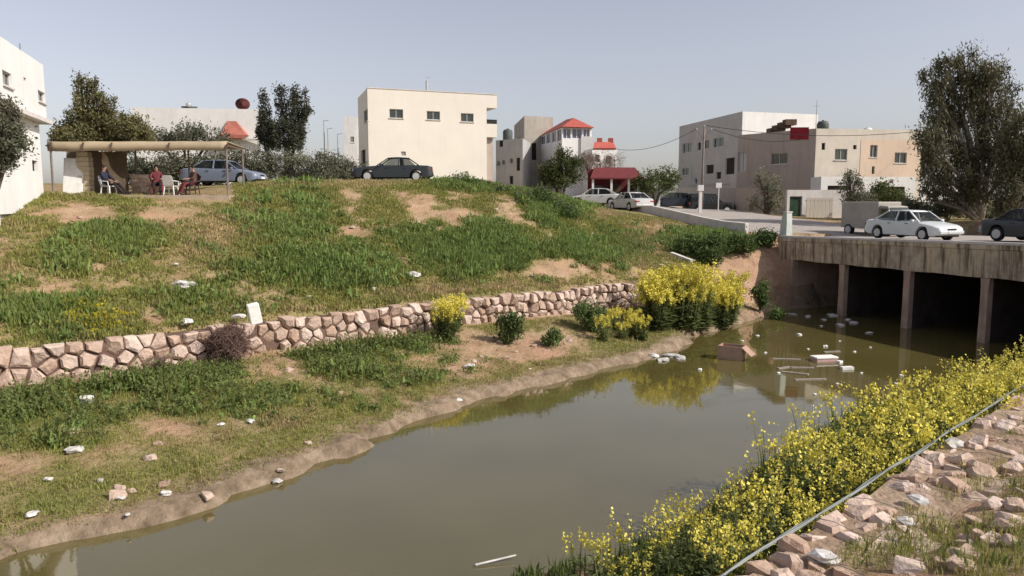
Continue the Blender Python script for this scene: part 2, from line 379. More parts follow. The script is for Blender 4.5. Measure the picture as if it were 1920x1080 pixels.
# what covers the ground, read off the photograph: (px, py, rx, ry, kind, weight)
PATCH = [(150,398,75,26,'b',.75),(305,408,55,20,'b',.6),(400,440,120,60,'d',1.2),(660,362,30,14,'b',1.2),(792,392,26,26,'b',1.4),(870,402,55,18,'b',.7),(965,378,45,14,'b',1.2),
 (1205,455,70,42,'d',1.3),(1250,430,60,14,'b',.8),(1050,502,55,18,'b',.8),(930,540,230,20,'d',1.3),(800,488,22,20,'b',1),(520,582,90,16,'d',1),(285,592,26,22,'b',1.5),(60,510,90,16,'d',.8),
 (185,505,30,14,'b',1),(430,470,60,30,'d',.7),(640,345,160,8,'g',.8),(1190,492,90,20,'d',1.1),(1390,530,70,60,'b',2.2),(1300,520,40,30,'d',1),(700,520,40,12,'d',.6),(1140,400,60,14,'d',.9),
 (590,400,60,30,'l',.9),(230,450,110,30,'l',.9),(620,500,170,45,'l',1.2),(900,470,160,46,'l',1.5),(1040,395,50,40,'l',1.4),(1100,465,90,34,'l',1.3),(150,500,80,26,'l',.5),(60,590,110,46,'l',1),(560,430,100,60,'l',.7),(380,560,140,40,'l',.5),(1350,450,90,26,'l',1.6),
 (190,605,70,28,'y',1.3),(40,600,40,20,'y',.4),(880,345,60,18,'l',1.3),(1010,370,50,22,'l',1.4),
 (330,800,120,26,'b',.7),(470,790,60,22,'b',.7),(40,885,80,30,'b',.8),(380,830,140,26,'d',.6),(960,650,110,32,'b',1.8),(870,690,60,30,'b',1),
 (100,770,240,62,'l',1.3),(420,750,260,44,'l',1.2),(700,690,180,34,'l',1.1),(700,820,420,60,'s',1.5),(320,920,320,60,'s',1.3),(1000,720,260,26,'s',1.1),(600,860,220,30,'s',.9),(1180,650,80,24,'s',.8)]
def cover(x, y, z):
    px, py = proj(x, y, z)
    w = {k: np.zeros_like(px) for k in 'bdlys'}
    wob = (fbm(x*.7, y*.7, 40)-.47)*1.1+(fbm(x*2.6, y*2.6, 41)-.47)*.9
    for cx, cy, rx, ry, k, a in PATCH:
        if k == 'g': k = 'd'
        r = np.sqrt(((px-cx)/rx)**2+((py-cy)/ry)**2)
        w[k] = np.maximum(w[k], a*np.clip((1.25-r)*.85+wob*1.25, 0, 1))
    return w
def soil_density(x, y, z):
    """0 bare .. 1 fully grown"""
    w = cover(x, y, z); n = fbm(x*.35, y*.35, 60)*1.0+fbm(x*1.6, y*1.6, 61)*.55
    g = np.clip((n-.36)*1.9, 0, 1)
    g = np.clip(g+.9*w['l']+.8*w['y']+.7*w['s']+.25*w['d']-1.1*w['b'], 0, 1)
    t, nn = road_tn(x, y)
    dG = sdist(GL, x, y); dR = -sdist(GR, x, y); dW = sdist(WL, x, y); dV = -sdist(WR, x, y)
    g = g*(1-sstep(-1.0, 0, nn)*(1-sstep(10.5, 12, nn)))
    g = g*np.where((dG < 0) & (dR < 0), sstep(.15, .75, np.maximum(dW, dV)), 1)   # bare mud by the water
    g = g*(1-((dG > -.25) & (dG < .5) & (x < 9)))
    g = np.where((dR > .2) & (nn < 0), np.clip((fbm(x*.9, y*.9, 95)-.45)*2.2+sstep(3.2, 5.5, dR)*.6, 0, .8), g)
    return g, w
DENS, WV = soil_density(XX.ravel(), YY.ravel(), ZZ)
gm = bpy.data.materials.new('earth'); gm.use_nodes = True
def ground_material(m):
    n = m.node_tree; N = n.nodes; L = n.links; b = N['Principled BSDF']; b.inputs['Roughness'].default_value = .93; b.inputs['Specular IOR Level'].default_value = .12
    vc = N.new('ShaderNodeVertexColor'); vc.layer_name = 'Col'; geo = N.new('ShaderNodeNewGeometry')
    sep = N.new('ShaderNodeSeparateColor'); L.new(vc.outputs[0], sep.inputs[0])
    def noise(s, d=7, r=.6):
        t = N.new('ShaderNodeTexNoise'); t.inputs['Scale'].default_value = s; t.inputs['Detail'].default_value = d; t.inputs['Roughness'].default_value = r
        L.new(geo.outputs['Position'], t.inputs['Vector']); return t.outputs['Fac']
    def ramp(f, stops):
        r = N.new('ShaderNodeValToRGB'); L.new(f, r.inputs['Fac']); e = r.color_ramp.elements
        while len(e) < len(stops): e.new(.5)
        for q, (p, c) in zip(e, stops): q.position = p; q.color = (*c, 1)
        return r.outputs['Color']
    def mix(f, a, c):
        x = N.new('ShaderNodeMixRGB'); L.new(f, x.inputs['Fac']); L.new(a, x.inputs[1])
        if isinstance(c, tuple): x.inputs[2].default_value = (*c, 1)
        else: L.new(c, x.inputs[2])
        return x.outputs['Color']
    soil = ramp(noise(1.1), [(.3, (.25,.165,.095)), (.5, (.38,.265,.165)), (.7, (.49,.35,.235))])
    fine = ramp(noise(16, 6), [(.3, (.55,.55,.55)), (.55, (1,1,1)), (.8, (1.25,1.22,1.18))])
    mm = N.new('ShaderNodeMixRGB'); mm.blend_type = 'MULTIPLY'; mm.inputs[0].default_value = .8; L.new(soil, mm.inputs[1]); L.new(fine, mm.inputs[2]); soil = mm.outputs[0]
    red = ramp(noise(.5, 4), [(.45, (0,0,0)), (.7, (1,1,1))])
    soil = mix(red, soil, (.43,.255,.17))
    turf = ramp(noise(5, 6), [(.3, (.12,.13,.04)), (.55, (.20,.19,.065)), (.75, (.32,.26,.13))])
    c = mix(sep.outputs[1], soil, turf)
    mud = ramp(noise(2.5, 8), [(.3, (.13,.095,.062)), (.5, (.24,.18,.125)), (.72, (.36,.28,.20))])
    c = mix(sep.outputs[0], c, mud)
    redearth = ramp(noise(1.6, 7), [(.3, (.30,.175,.11)), (.55, (.43,.28,.185)), (.8, (.52,.37,.26))])
    c = mix(sep.outputs[2], c, redearth)
    L.new(c, b.inputs['Base Color'])
    bu = N.new('ShaderNodeBump'); bu.inputs['Strength'].default_value = .8; bu.inputs['Distance'].default_value = .12; L.new(noise(7, 9, .65), bu.inputs['Height']); L.new(bu.outputs[0], b.inputs['Normal'])
ground_material(gm)
_dW = sdist(WL, XX.ravel(), YY.ravel()); _dV = -sdist(WR, XX.ravel(), YY.ravel()); _dG = sdist(GL, XX.ravel(), YY.ravel()); _dR = -sdist(GR, XX.ravel(), YY.ravel())
mudw = np.where((_dG < .2) & (_dR < .2), 1-sstep(.3, 1.1, np.maximum(_dW, _dV)+(fbm(XX.ravel()*1.2, YY.ravel()*1.2, 77)-.47)*1.2), 0)
pxg, pyg = proj(XX.ravel(), YY.ravel(), ZZ)
redw = np.clip(1.5-np.sqrt(((pxg-1420)/70)**2+((pyg-520)/62)**2), 0, 1)*((XX.ravel() > 8) & (YY.ravel() < 47))
colg = np.stack([mudw, np.clip(DENS*.85+.15*WV['d'], 0, 1)*(1-mudw), redw], 1)
ground = link('ground', np_mesh('ground', V3, F4, gm, colg, smooth=True)); tag(ground, kind='structure')

# ------------------------------------------------------------------ water
wm = bpy.data.materials.new('turbid_water'); wm.use_nodes = True
def water_material(m):
    n = m.node_tree; N = n.nodes; L = n.links; b = N['Principled BSDF']
    b.inputs['Roughness'].default_value = .035; b.inputs['IOR'].default_value = 1.8; b.inputs['Specular IOR Level'].default_value = .6
    geo = N.new('ShaderNodeNewGeometry')
    t = N.new('ShaderNodeTexNoise'); t.inputs['Scale'].default_value = .25; t.inputs['Detail'].default_value = 5; L.new(geo.outputs['Position'], t.inputs['Vector'])
    r = N.new('ShaderNodeValToRGB'); L.new(t.outputs['Fac'], r.inputs['Fac']); e = r.color_ramp.elements
    e[0].position = .3; e[0].color = (.084,.069,.021,1); e[1].position = .7; e[1].color = (.115,.096,.034,1)
    L.new(r.outputs[0], b.inputs['Base Color'])
    t2 = N.new('ShaderNodeTexNoise'); t2.inputs['Scale'].default_value = 1.4; t2.inputs['Detail'].default_value = 4; L.new(geo.outputs['Position'], t2.inputs['Vector'])
    bu = N.new('ShaderNodeBump'); bu.inputs['Strength'].default_value = .035; bu.inputs['Distance'].default_value = .05; L.new(t2.outputs['Fac'], bu.inputs['Height']); L.new(bu.outputs[0], b.inputs['Normal'])
water_material(wm)
tag(MB().add([(-70,-45,0),(45,-45,0),(45,60,0),(-70,60,0)], [(0,1,2,3)]).build('water', wm), kind='structure')

# ------------------------------------------------------------------ road
def strip(name, mat, ts, ns, dz):
    vs = []; fs = []
    for t in ts:
        for n in ns:
            q = bp(t, n); vs.append((q[0], q[1], max(Hs(q[0], q[1]), deck_z(t) if -1 < t < 21 else 0)+dz))
    k = len(ns)
    for i in range(len(ts)-1):
        for j in range(k-1): fs.append((i*k+j, i*k+j+1, (i+1)*k+j+1, (i+1)*k+j))
    return MB().add(vs, fs).build(name, mat, smooth=True)
def deck_z(t): return 3.80+.021*t
tag(strip('road', MT['road'], list(np.arange(-75, 46, 1.5)), [.45,2,4,6,8,10.2], .05), kind='structure')

# ------------------------------------------------------------------ bridge
br = empty('box_culvert_bridge', (B0[0], B0[1], 0), math.atan2(BD[1], BD[0]), 'stained concrete road bridge with dark box openings over the stream', 'bridge')
# local x runs along the face, local y = away from the road side (so depth goes to +y after the turn)
def bz(x): return deck_z(x), 2.62+.008*x
T_ = [-1.1, 21]; 
def slab(x0, x1, y0, y1, zf0, zf1): # prism with sloping top/bottom given as functions
    return [(x0,y0,zf0(x0)),(x1,y0,zf0(x1)),(x1,y1,zf0(x1)),(x0,y1,zf0(x0)),(x0,y0,zf1(x0)),(x1,y0,zf1(x1)),(x1,y1,zf1(x1)),(x0,y1,zf1(x0))]
BF = [(0,3,2,1),(4,5,6,7),(0,1,5,4),(1,2,6,5),(2,3,7,6),(3,0,4,7)]
DEPTH = 13.0
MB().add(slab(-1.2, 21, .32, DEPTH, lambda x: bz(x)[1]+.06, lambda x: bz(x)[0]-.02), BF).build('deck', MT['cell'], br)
fas = MB()
xs = np.linspace(-1.2, 21, 38)
rings = [[(x, 0+.02*math.sin(x*3.1), bz(x)[1]+.02*math.sin(x*2.2)), (x, -.015*math.sin(x*5)-.05, bz(x)[0]-.18), (x, -.09, bz(x)[0]-.15), (x, -.09, bz(x)[0]+.03), (x, .30, bz(x)[0]+.03), (x, .30, bz(x)[1])] for x in xs]
fas.loft(rings).build('fascia_beam', MT['concrete'], br)
MB().add(slab(-1.2, 21, -.05, .22, lambda x: bz(x)[0]+.031, lambda x: bz(x)[0]+.15), BF).build('kerb', MT['pale_concrete'], br, bevel=.02)
PIER_T = (3.6, 7.6, 11.5, 15.4)
for t in PIER_T:
    p = MB(); w = .17
    p.loft([[(t-w-k, .03, z), (t+w+k, .03, z), (t+w, .34, z), (t-w, .34, z)] for z, k in ((-.7,.03),(.3,.02),(1.4,0),(2.3,.0),(bz(t)[1]-.004,.04))])
    o = p.build('pier', MT['pier'], br, bevel=.02)
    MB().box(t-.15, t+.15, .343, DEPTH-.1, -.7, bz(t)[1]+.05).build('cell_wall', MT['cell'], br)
for x0, x1 in ((-1.2, 0), (ABUT_R, 21)):
    MB().box(x0, x1, .0, DEPTH-.1, -.7, bz(x0)[1]-.004).build('abutment', MT['pier'], br)
MB().box(-1.2, 21, DEPTH+.003, DEPTH+.3, -.7, 3.8).build('end_wall', MT['cell'], br)  # added unseen wall, shuts out light from the far end of the cells
# local +y must point away from the river: rotate so that y = BN
# (BD rotated by +90 deg = BN, which the turn above already gives)
def rpt(t, n, z): q = bp(t, n); return Vector((q[0], q[1], z))

# low painted parapet on the approach, and end posts
pw = empty('road_parapet', tuple(rpt(-3.5, .1, 0)), 0, 'low pale painted concrete parapet wall beside the sloping road', 'wall')
ts = np.linspace(-4.2, -24, 10); m = MB()
def rz(t, n): q = bp(t, n); return Hs(q[0], q[1])
rings = []
for t in ts:
    z = rz(t, .2)
    a, c = rpt(t, -.05, 0), rpt(t, .2, 0); hh = .62 if t > -16 else .45
    rings.append([(a.x-pw.location.x, a.y-pw.location.y, z-.5), (a.x-pw.location.x, a.y-pw.location.y, z+hh), (c.x-pw.location.x, c.y-pw.location.y, z+hh), (c.x-pw.location.x, c.y-pw.location.y, z-.5)])
m.loft(rings).build('wall', MT['pale_concrete'], pw, bevel=.02)
for t in (-1.0,):
    q = rpt(t, .3, rz(t, .3)); e = empty('end_post', (q.x, q.y, 3.85), math.atan2(BD[1], BD[0]), 'pale green painted concrete post at the end of the bridge', 'post')
    MB().loft([[(-.28,-.2,0),(.28,-.2,0),(.28,.2,0),(-.28,.2,0)],[(-.26,-.18,.8),(.26,-.18,.8),(.26,.18,.8),(-.26,.18,.8)],[(-.05,-.18,1.35),(.22,-.18,1.35),(.22,.18,1.35),(-.05,.18,1.35)]]).build('shaft', M('pale_green_paint', (.52,.58,.52), (.44,.48,.44), 3, streak=.3), e)
    MB().cbox((.085,0,1.38), (.34,.42,.06)).build('cap', MT['pale_concrete'], e)

# ------------------------------------------------------------------ gabion walls
def stone_mesh(i):
    rr = random.Random(100+i); bm = bmesh.new()
    for k in range(20):
        v = Vector((rr.gauss(0,1), rr.gauss(0,1), rr.gauss(0,1))).normalized()
        v = Vector([math.copysign(abs(c)**.72, c) for c in v]); v *= .5/max(abs(c) for c in v)*rr.uniform(.88, 1)
        bm.verts.new(v)
    r = bmesh.ops.convex_hull(bm, input=bm.verts); bmesh.ops.delete(bm, geom=list({g for g in r['geom_interior'] if isinstance(g, bmesh.types.BMVert)}), context='VERTS')
    bmesh.ops.bevel(bm, geom=list(bm.edges), offset=.035, segments=1, affect='EDGES')
    me = bpy.data.meshes.new('stone'); bm.to_mesh(me); bm.free(); me.materials.append(MT['stone']); return me
STONES = [stone_mesh(i) for i in range(9)]
def arc(P):
    L = [0]
    for a, b in zip(P[:-1], P[1:]): L.append(L[-1]+math.dist(a, b))
    return L
def along(P, L, s):
    s = max(0, min(L[-1]-1e-6, s))
    for i in range(len(L)-1):
        if s <= L[i+1]: break
    k = (s-L[i])/(L[i+1]-L[i]); a, b = P[i], P[i+1]
    d = Vector((b[0]-a[0], b[1]-a[1], 0)).normalized()
    return Vector((a[0]+(b[0]-a[0])*k, a[1]+(b[1]-a[1])*k, 0)), d
def gabion(name, label, P, side, s0, s1, rows, top_rows, width, cell, zt, face=True, depth=1.05):
    """P: line of the top front edge; side=+1 if land lies on the left of it"""
    L = arc(P); o, d0 = along(P, L, s0); root = empty(name, (o.x, o.y, 0), 0, label, 'gabion wall')
    core = []; n = int((s1-s0)/.6)
    for i in range(n+1):
        p, d = along(P, L, s0+(s1-s0)*i/n); nn = Vector((-d.y, d.x, 0))*side; p = p-o
        a = p+nn*.06; b = p+nn*depth; ct_ = zt-(.10 if face else .055+.03*math.sin(i*1.7))
        core.append([(a.x,a.y,zt-1.5),(a.x,a.y,ct_),(b.x,b.y,ct_-.02),(b.x,b.y,zt-1.5)])
    MB().loft(core).build('core', MT['core'] if face else MT['dirt'], root)
    # stones fitted to one another: cells of jittered sites, clipped by the bisectors to their neighbours
    Lt = s1-s0; sites = []
    hgt_ = 1.12 if face else width; nr = rows if face else top_rows
    for r in range(nr):
        u = random.uniform(0, .3)
        while u < Lt:
            c_ = cell*(1.15-.45*u/Lt if face else 1)*random.uniform(.7, 1.35)
            sites.append((u+c_/2, hgt_*(r+.5)/nr+random.uniform(-.42,.42)*hgt_/nr)); u += c_
    def clip(poly, mx, my, nx_, ny_):
        out = []
        for a, b in zip(poly, poly[1:]+poly[:1]):
            da = (a[0]-mx)*nx_+(a[1]-my)*ny_; db = (b[0]-mx)*nx_+(b[1]-my)*ny_
            if da <= 0: out.append(a)
            if (da < 0) != (db < 0) and da != db: t = da/(da-db); out.append((a[0]+(b[0]-a[0])*t, a[1]+(b[1]-a[1])*t))
        return out
    def mapped(u, v, dep):
        p, d = along(P, L, s0+u); nn = Vector((-d.y, d.x, 0))*side
        return p-o+(nn*(.06-dep)+Vector((0,0,zt-.02-v)) if face else nn*(v-.03)+Vector((0,0,zt-.09+dep)))
    made = []
    for k, (u, v) in enumerate(sites):
        if not face and random.random() < .10+.42*v/hgt_: continue
        if face and random.random() < .012: continue
        tp = random.uniform(-.08,.09) if face else 0
        poly = [(u-.6, max(tp, v-.6)), (u+.6, max(tp+random.uniform(-.05,.05), v-.6)), (u+.6, min(hgt_, v+.6)), (u-.6, min(hgt_, v+.6))]
        for q, (u2, v2) in enumerate(sites):
            if q != k and abs(u2-u) < 1.2: poly = clip(poly, (u+u2)/2, (v+v2)/2, u2-u, v2-v)
            if len(poly) < 3: break
        if len(poly) < 3: continue
        n = len(poly); cu = sum(p[0] for p in poly)/n; cv = sum(p[1] for p in poly)/n; A_ = random.uniform(.03,.19) if face else random.uniform(.03,.11); tx, ty = random.uniform(-.4,.4), random.uniform(-.4,.4)
        rad = max(math.hypot(p[0]-cu, p[1]-cv) for p in poly); g_ = 1-.02/max(rad,.05)-random.uniform(0,.07)
        vs = []; c0 = mapped(cu, cv, 0)
        for f_, dep in ((g_, -.22), (g_*.99, A_*.35), (g_*random.uniform(.5,.8), A_)):
            for p in poly:
                uu = cu+(p[0]-cu)*f_*random.uniform(.9,1.02); vv = cv+(p[1]-cv)*f_*random.uniform(.9,1.02)
                vs.append(mapped(uu, vv, dep+((uu-cu)*tx+(vv-cv)*ty if dep > 0 else 0)+random.uniform(-.012,.012))-c0)
        fs = [tuple(range(n))[::-1]]
        for ring in (0, n):
            for m_ in range(n): fs.append((ring+m_, ring+(m_+1) % n, ring+n+(m_+1) % n, ring+n+m_))
        fs.append(tuple(range(2*n, 3*n)))
        made.append(((c0+o).xy.length, c0, vs, fs))
    made.sort(key=lambda q: q[0])
    for _, c0, vs, fs in made[:298]:
        st = MB().add(vs, fs).build('stone', MT['stone'], root); st.location = c0
    if len(made) > 298:
        mb = MB()
        for _, c0, vs, fs in made[298:]: mb.add([v+c0 for v in vs], fs)
        tag(mb.build('stones', MT['stone'], root), kind='stuff')
    return root, L
GLp = [(-22, 11.2)]+GL[2:10]
wl, Lw = gabion('gabion_wall', 'long low gabion wall of pink stones at the foot of the grassy slope', GLp, 1, 8.0, arc(GLp)[-1], 3, 0, 1, .43, WALLZ, depth=.55)
GRp = [GR[0], GR[1], GR[2], (GR[2][0]+gd.x*9, GR[2][1]+gd.y*9)]
wr, Lr = gabion('gabion_wall', 'broad gabion wall top of loose tan stones behind the yellow flowers', GRp, -1, 42.5, 58, 0, 4, 1.35, .40, WALLZ, face=False, depth=1.25)
m = MB()
for off, z in ((-.02,.05),(-.05,.0),(.02,.085)):
    pts = []
    for s in np.arange(42.5, 58, .4):
        p, d = along(GRp, Lr, s); nn = Vector((d.y, -d.x, 0)); q = p+nn*(off+.015*math.sin(s*3+off*90))-wr.location
        pts.append((q.x, q.y, WALLZ+z+.015*math.sin(s*2.1)))
    m.tube(pts, .012, 5)
m.build('wire_edge', MT['wire'], wr)
m = MB()     # mesh over the stones: diagonal wires over the edge
for s in np.arange(42.5, 57, 1.0):
    for sg in (0,):
        p, d = along(GRp, Lr, s); nn = Vector((d.y, -d.x, 0)); pts = []
        for k in range(6):
            q = p+nn*(k*.25)+d*(sg*k*.18)-wr.location; pts.append((q.x, q.y, WALLZ+.07+.03*math.sin(s*5+k*2)))
        m.tube(pts, .004, 4)
m.build('wire_mesh', MT['wire'], wr)
# ------------------------------------------------------------------ buildings
def gpt(px, Y): return Vector(((px-960)/FPX*Y/cp_*1.0, Y))      # refined below with the row of the horizon
def XY(px, Y): d = ray(px, 375); return (d.x*Y/d.y, Y)
class House:
    def __init__(s, name, label, cat, pts, z0, z1, mat, wins=(), parapet=.35, roofmat=None, thick=.2):
        """pts: footprint, front-left, front-right, back-right, back-left ...; wins: (edge, px0, py0, px1, py1, kind)"""
        s.pts = [Vector((p[0], p[1], 0)) for p in pts]; s.z0, s.z1 = z0, z1
        s.o = s.pts[0].copy(); s.o.z = z0
        s.root = empty(name, s.o, 0, label, cat)
        n = len(pts); mb = MB(); s.win = []
        for e in range(n):
            a, b = s.pts[e], s.pts[(e+1) % n]; W = (b-a).length; d = (b-a)/W; nn = Vector((d.y, -d.x, 0))
            ops = []
            for w in wins:
                if w[0] != e: continue
                u0, v1 = s.on(e, w[1], w[2]); u1, v0 = s.on(e, w[3], w[4]); u0, u1 = max(.05, min(u0, u1)), min(W-.05, max(u0, u1))
                v0 = max(z0+.02, v0); v1 = min(z1-.07, v1)
                if u1-u0 > .1 and v1-v0 > .1: ops.append((u0, u1, v0, v1)); s.win.append((a, d, nn, u0, u1, v0, v1, w[5] if len(w) > 5 else 'slide'))
            us = sorted({0, W, *[q for o in ops for q in o[:2]]}); vs = sorted({z0, z1, *[q for o in ops for q in o[2:]]})
            for i in range(len(us)-1):
                for j in range(len(vs)-1):
                    cu, cv = (us[i]+us[i+1])/2, (vs[j]+vs[j+1])/2
                    if any(o[0] < cu < o[1] and o[2] < cv < o[3] for o in ops): continue
                    q = [a+d*u+Vector((0,0,v))-s.o for u, v in ((us[i],vs[j]),(us[i+1],vs[j]),(us[i+1],vs[j+1]),(us[i],vs[j+1]))]
                    mb.add(q, [(0,1,2,3)], mat)
            for u0, u1, v0, v1 in ops:      # reveals
                f = [a+d*u+Vector((0,0,v))-s.o for u, v in ((u0,v0),(u1,v0),(u1,v1),(u0,v1))]; g = [p-nn*.22 for p in f]
                for k in range(4): mb.add([f[k], f[(k+1) % 4], g[(k+1) % 4], g[k]], [(0,1,2,3)], mat)
        top = [p+Vector((0,0,z1))-s.o for p in s.pts]; c = sum(top, Vector())/n
        inn = [p+(c-p).normalized()*.28 for p in top]; low = [p-Vector((0,0,parapet)) for p in inn]
        for k in range(n):
            k2 = (k+1) % n; mb.add([top[k], top[k2], inn[k2], inn[k]], [(0,1,2,3)], mat); mb.add([inn[k], inn[k2], low[k2], low[k]], [(0,1,2,3)], mat)
        mb.add(low, [tuple(range(n))], roofmat or MT['pale_concrete'])
        me = bpy.data.meshes.new('wall'); me.from_pydata(mb.v, [], mb.f)
        for m_ in mb.mats: me.materials.append(m_)
        me.polygons.foreach_set('material_index', mb.m); me.update(); link('wall', me, s.root)
        for a, d, nn, u0, u1, v0, v1, kind in s.win: s.window(a, d, nn, u0, u1, v0, v1, kind)
    def on(s, e, px, py):
        a, b = s.pts[e], s.pts[(e+1) % len(s.pts)]; d = (b-a).normalized(); r = ray(px, py)
        det = r.x*(-d.y)+d.x*r.y; t = (a.x*(-d.y)+d.x*a.y)/det
        q = Vector((r.x*t, r.y*t, CAMZ+r.z*t)); return (Vector((q.x, q.y, 0))-a).dot(d), q.z
    def window(s, a, d, nn, u0, u1, v0, v1, kind):
        rot = Matrix((d, -nn, Vector((0,0,1)))).transposed(); w, h = u1-u0, v1-v0
        ctr = a+d*((u0+u1)/2)+Vector((0,0,(v0+v1)/2))-s.o
        pm = {'slide': MT['pane'], 'green': MT['pane_green'], 'blue': MT['pane_blue'], 'gap': MT['dark_gap'], 'door': MT['pane_green'], 'shut': MT['frame'], 'garage': MT['pale_concrete']}[kind]
        nm = {'door': 'door', 'garage': 'garage_door', 'gap': 'opening'}.get(kind, 'window')
        p = MB().cbox((0,0,0), (w, .03, h)).build(nm, pm, s.root); p.location = ctr-nn*.16; p.rotation_euler = rot.to_euler()
        if kind == 'gap': return
        m = MB(); t = .05
        for sx in (-1, 1): m.cbox((sx*(w/2-t/2), 0, 0), (t, .06, h))
        for sz in (-1, 1): m.cbox((0, 0, sz*(h/2-t/2)), (w-2*t-.004, .058, t))
        if kind != 'door': m.cbox((0, -.006, 0), (t*1.1, .05, h-2*t-.004))
        fr = m.build('frame', MT['frame'] if kind != 'blue' else MT['frame_white'], p); fr.location = (0, -.035, 0)
        if kind in ('slide', 'green'):
            sl = MB().cbox((0, -.14, -h/2-.035), (w+.16, .2, .06)).build('sill', MT['pale_concrete'], p)
def topz(px, py, Y): return PY(px, py, Y).z

# white two storey house at the left edge, its sunlit side seen along its length
YF = 34.5; fa = XY(98, YF); dirv = Vector((-.345, 1)).normalized()
nearp = (fa[0]-dirv.x*20, fa[1]-dirv.y*20)
bk = (fa[0]-8, fa[1]-2.8); bk2 = (nearp[0]-8, nearp[1]-2.8)
zt = topz(98, 122, YF); zl = topz(104, 226, YF)
hA = House('white_house', 'white house beside the canopy with small windows and a ledge', 'house', [nearp, fa, bk, bk2], zl-.02, zt, MT['white_wall'],
           [(0,4,130,23,166,'slide'),(0,71,168,88,196,'slide'),(0,44,144,50,156,'shut'),(0,91,207,98,219,'gap')])
def off(p, k, j=0): return (p[0]-k*dirv.y-j*dirv.x, p[1]+k*dirv.x-j*dirv.y)
lowpts = [off(nearp,.25), off(fa,.25,.3), off(bk,0,.3), bk2]
base = House('lower_storey', None, None, lowpts, 2.6, zl-.16, MT['white_wall'], [(0,0,402,38,462,'garage'),(0,60,300,72,322,'gap')], parapet=.01)
base.root.parent = hA.root; base.root.location = base.o-hA.o
for c in list(base.root.children):      # keep it at part level
    c.parent = hA.root; c.location = c.location+base.root.location; c.name = 'lower_wall' if c.name.startswith('wall') else c.name
bpy.data.objects.remove(base.root)
m = MB(); ring = []
q = [off(nearp,-.18), off(fa,-.18,-.25), off(bk,0,-.25), bk2]
m.add([Vector((p[0],p[1],zl-.158))-hA.o for p in q]+[Vector((p[0],p[1],zl+.02))-hA.o for p in q], BF).build('ledge', MT['pale_concrete'], hA.root)
m = MB()
for s_ in (3, 7, 11, 15): 
    p = Vector((fa[0]-dirv.x*s_, fa[1]-dirv.y*s_, zt))-hA.o; n_ = Vector((-dirv.y, dirv.x, 0))*.15; MB().tube([p+n_, p+n_+Vector((0,0,.35))], .02, 5).build('rooftop_rod', MT['wire'], hA.root)

# long low white house behind the trees, with dish and awning
Y0 = 66; A = XY(255, Y0); B = XY(492, Y0+1.5)
hB = House('white_house', 'long flat white house with an orange awning behind the left trees', 'house', [A, B, (B[0]-3, B[1]+9), (A[0]-3, A[1]+9)], 6.6, topz(300, 201, Y0), MT['white_wall'],
           [(0,425,250,452,262,'slide')])
def onwall(h, e, px, py, dd=0):
    u, z = h.on(e, px, py); a, b = h.pts[e], h.pts[(e+1) % len(h.pts)]; d = (b-a).normalized(); nn = Vector((d.y, -d.x, 0))
    return a+d*u+nn*dd+Vector((0,0,z))
m = MB(); p0 = onwall(hB, 0, 421, 227)-hB.o; p1 = onwall(hB, 0, 466, 227)-hB.o; zb = onwall(hB,0,440,254).z-hB.o.z; nn = Vector((0,-1,0))*.9
l0, l1 = p0.copy(), p1.copy(); l0.z = l1.z = zb
m.add([p0+Vector((.2,0,0)), p0+Vector((1.0,0,0)), l0+nn, l1+nn, l0, l1], [(0,1,3,2),(0,2,4),(1,5,3)])
lm = [l0+nn+Vector((0,0,-.30)), l1+nn+Vector((0,0,-.30))]
m.add([l0+nn, l1+nn, lm[1], lm[0]], [(0,1,2,3)]).build('awning', MT['awning'], hB.root)
MB().cbox(onwall(hB,0,445,262,.1)-hB.o, (6.5,.3,.12)).build('moulding', MT['pale_concrete'], hB.root)
def dish(px, py, Y, r, face, label):
    p = PY(px, py, Y); zz = hB.z1-.35; e = empty('satellite_dish', (p.x, p.y, zz), 0, label, 'satellite dish')
    h = p.z-zz; MB().tube([(0,0,0),(0,0,h-.1)], .05, 6).build('mast', MT['pole'], e)
    d = MB(); d.lathe([(.02,0),(r*.4,.05*r),(r*.75,.2*r),(r,.38*r)], 20); d.lathe([(.02,.03),(r*.4,.05*r+.03),(r*.75,.2*r+.03),(r*.985,.38*r)], 20)
    o = d.build('reflector', MT['dish'], e, smooth=True); o.location = (0,0,h); o.rotation_euler = Vector(face).to_track_quat('Z', 'Y').to_euler()
    MB().tube([(0,0,h)+Vector(face)*0 if False else Vector((0,0,h)), Vector((0,0,h))+Vector(face).normalized()*r*.9], .025, 5).build('feed_arm', MT['pole'], e)
dish(455, 198, 69, .62, (.35,-1,.55), 'rusty red satellite dish on the roof of the white house')
p = PY(357, 196, 70); zz = hB.z1-.35
e = empty('solar_heater', (p.x, p.y, zz), .3, 'dark solar water heater on the flat white roof', 'solar heater')
MB().add([(-.9,-.5,.1),(.6,-.5,.1),(.6,.5,1.05),(-.9,.5,1.05),(-.9,-.5,.02),(.6,-.5,.02),(.6,.5,.97),(-.9,.5,.97)], BF).build('panel', MT['tank'], e)
MB().lathe([(.2,-.7),(.24,-.66),(.24,.66),(.2,.7)], 12, axis='y').build('tank', MT['frame'], e, smooth=True).location = (-.2,.75,1.15)
m = MB()
for sx in (-.8,.5): MB().tube([(sx,.5,0),(sx,.5,1.0)], .03, 5).build('leg', MT['pole'], e)
e.scale = (.9,.9,.9)

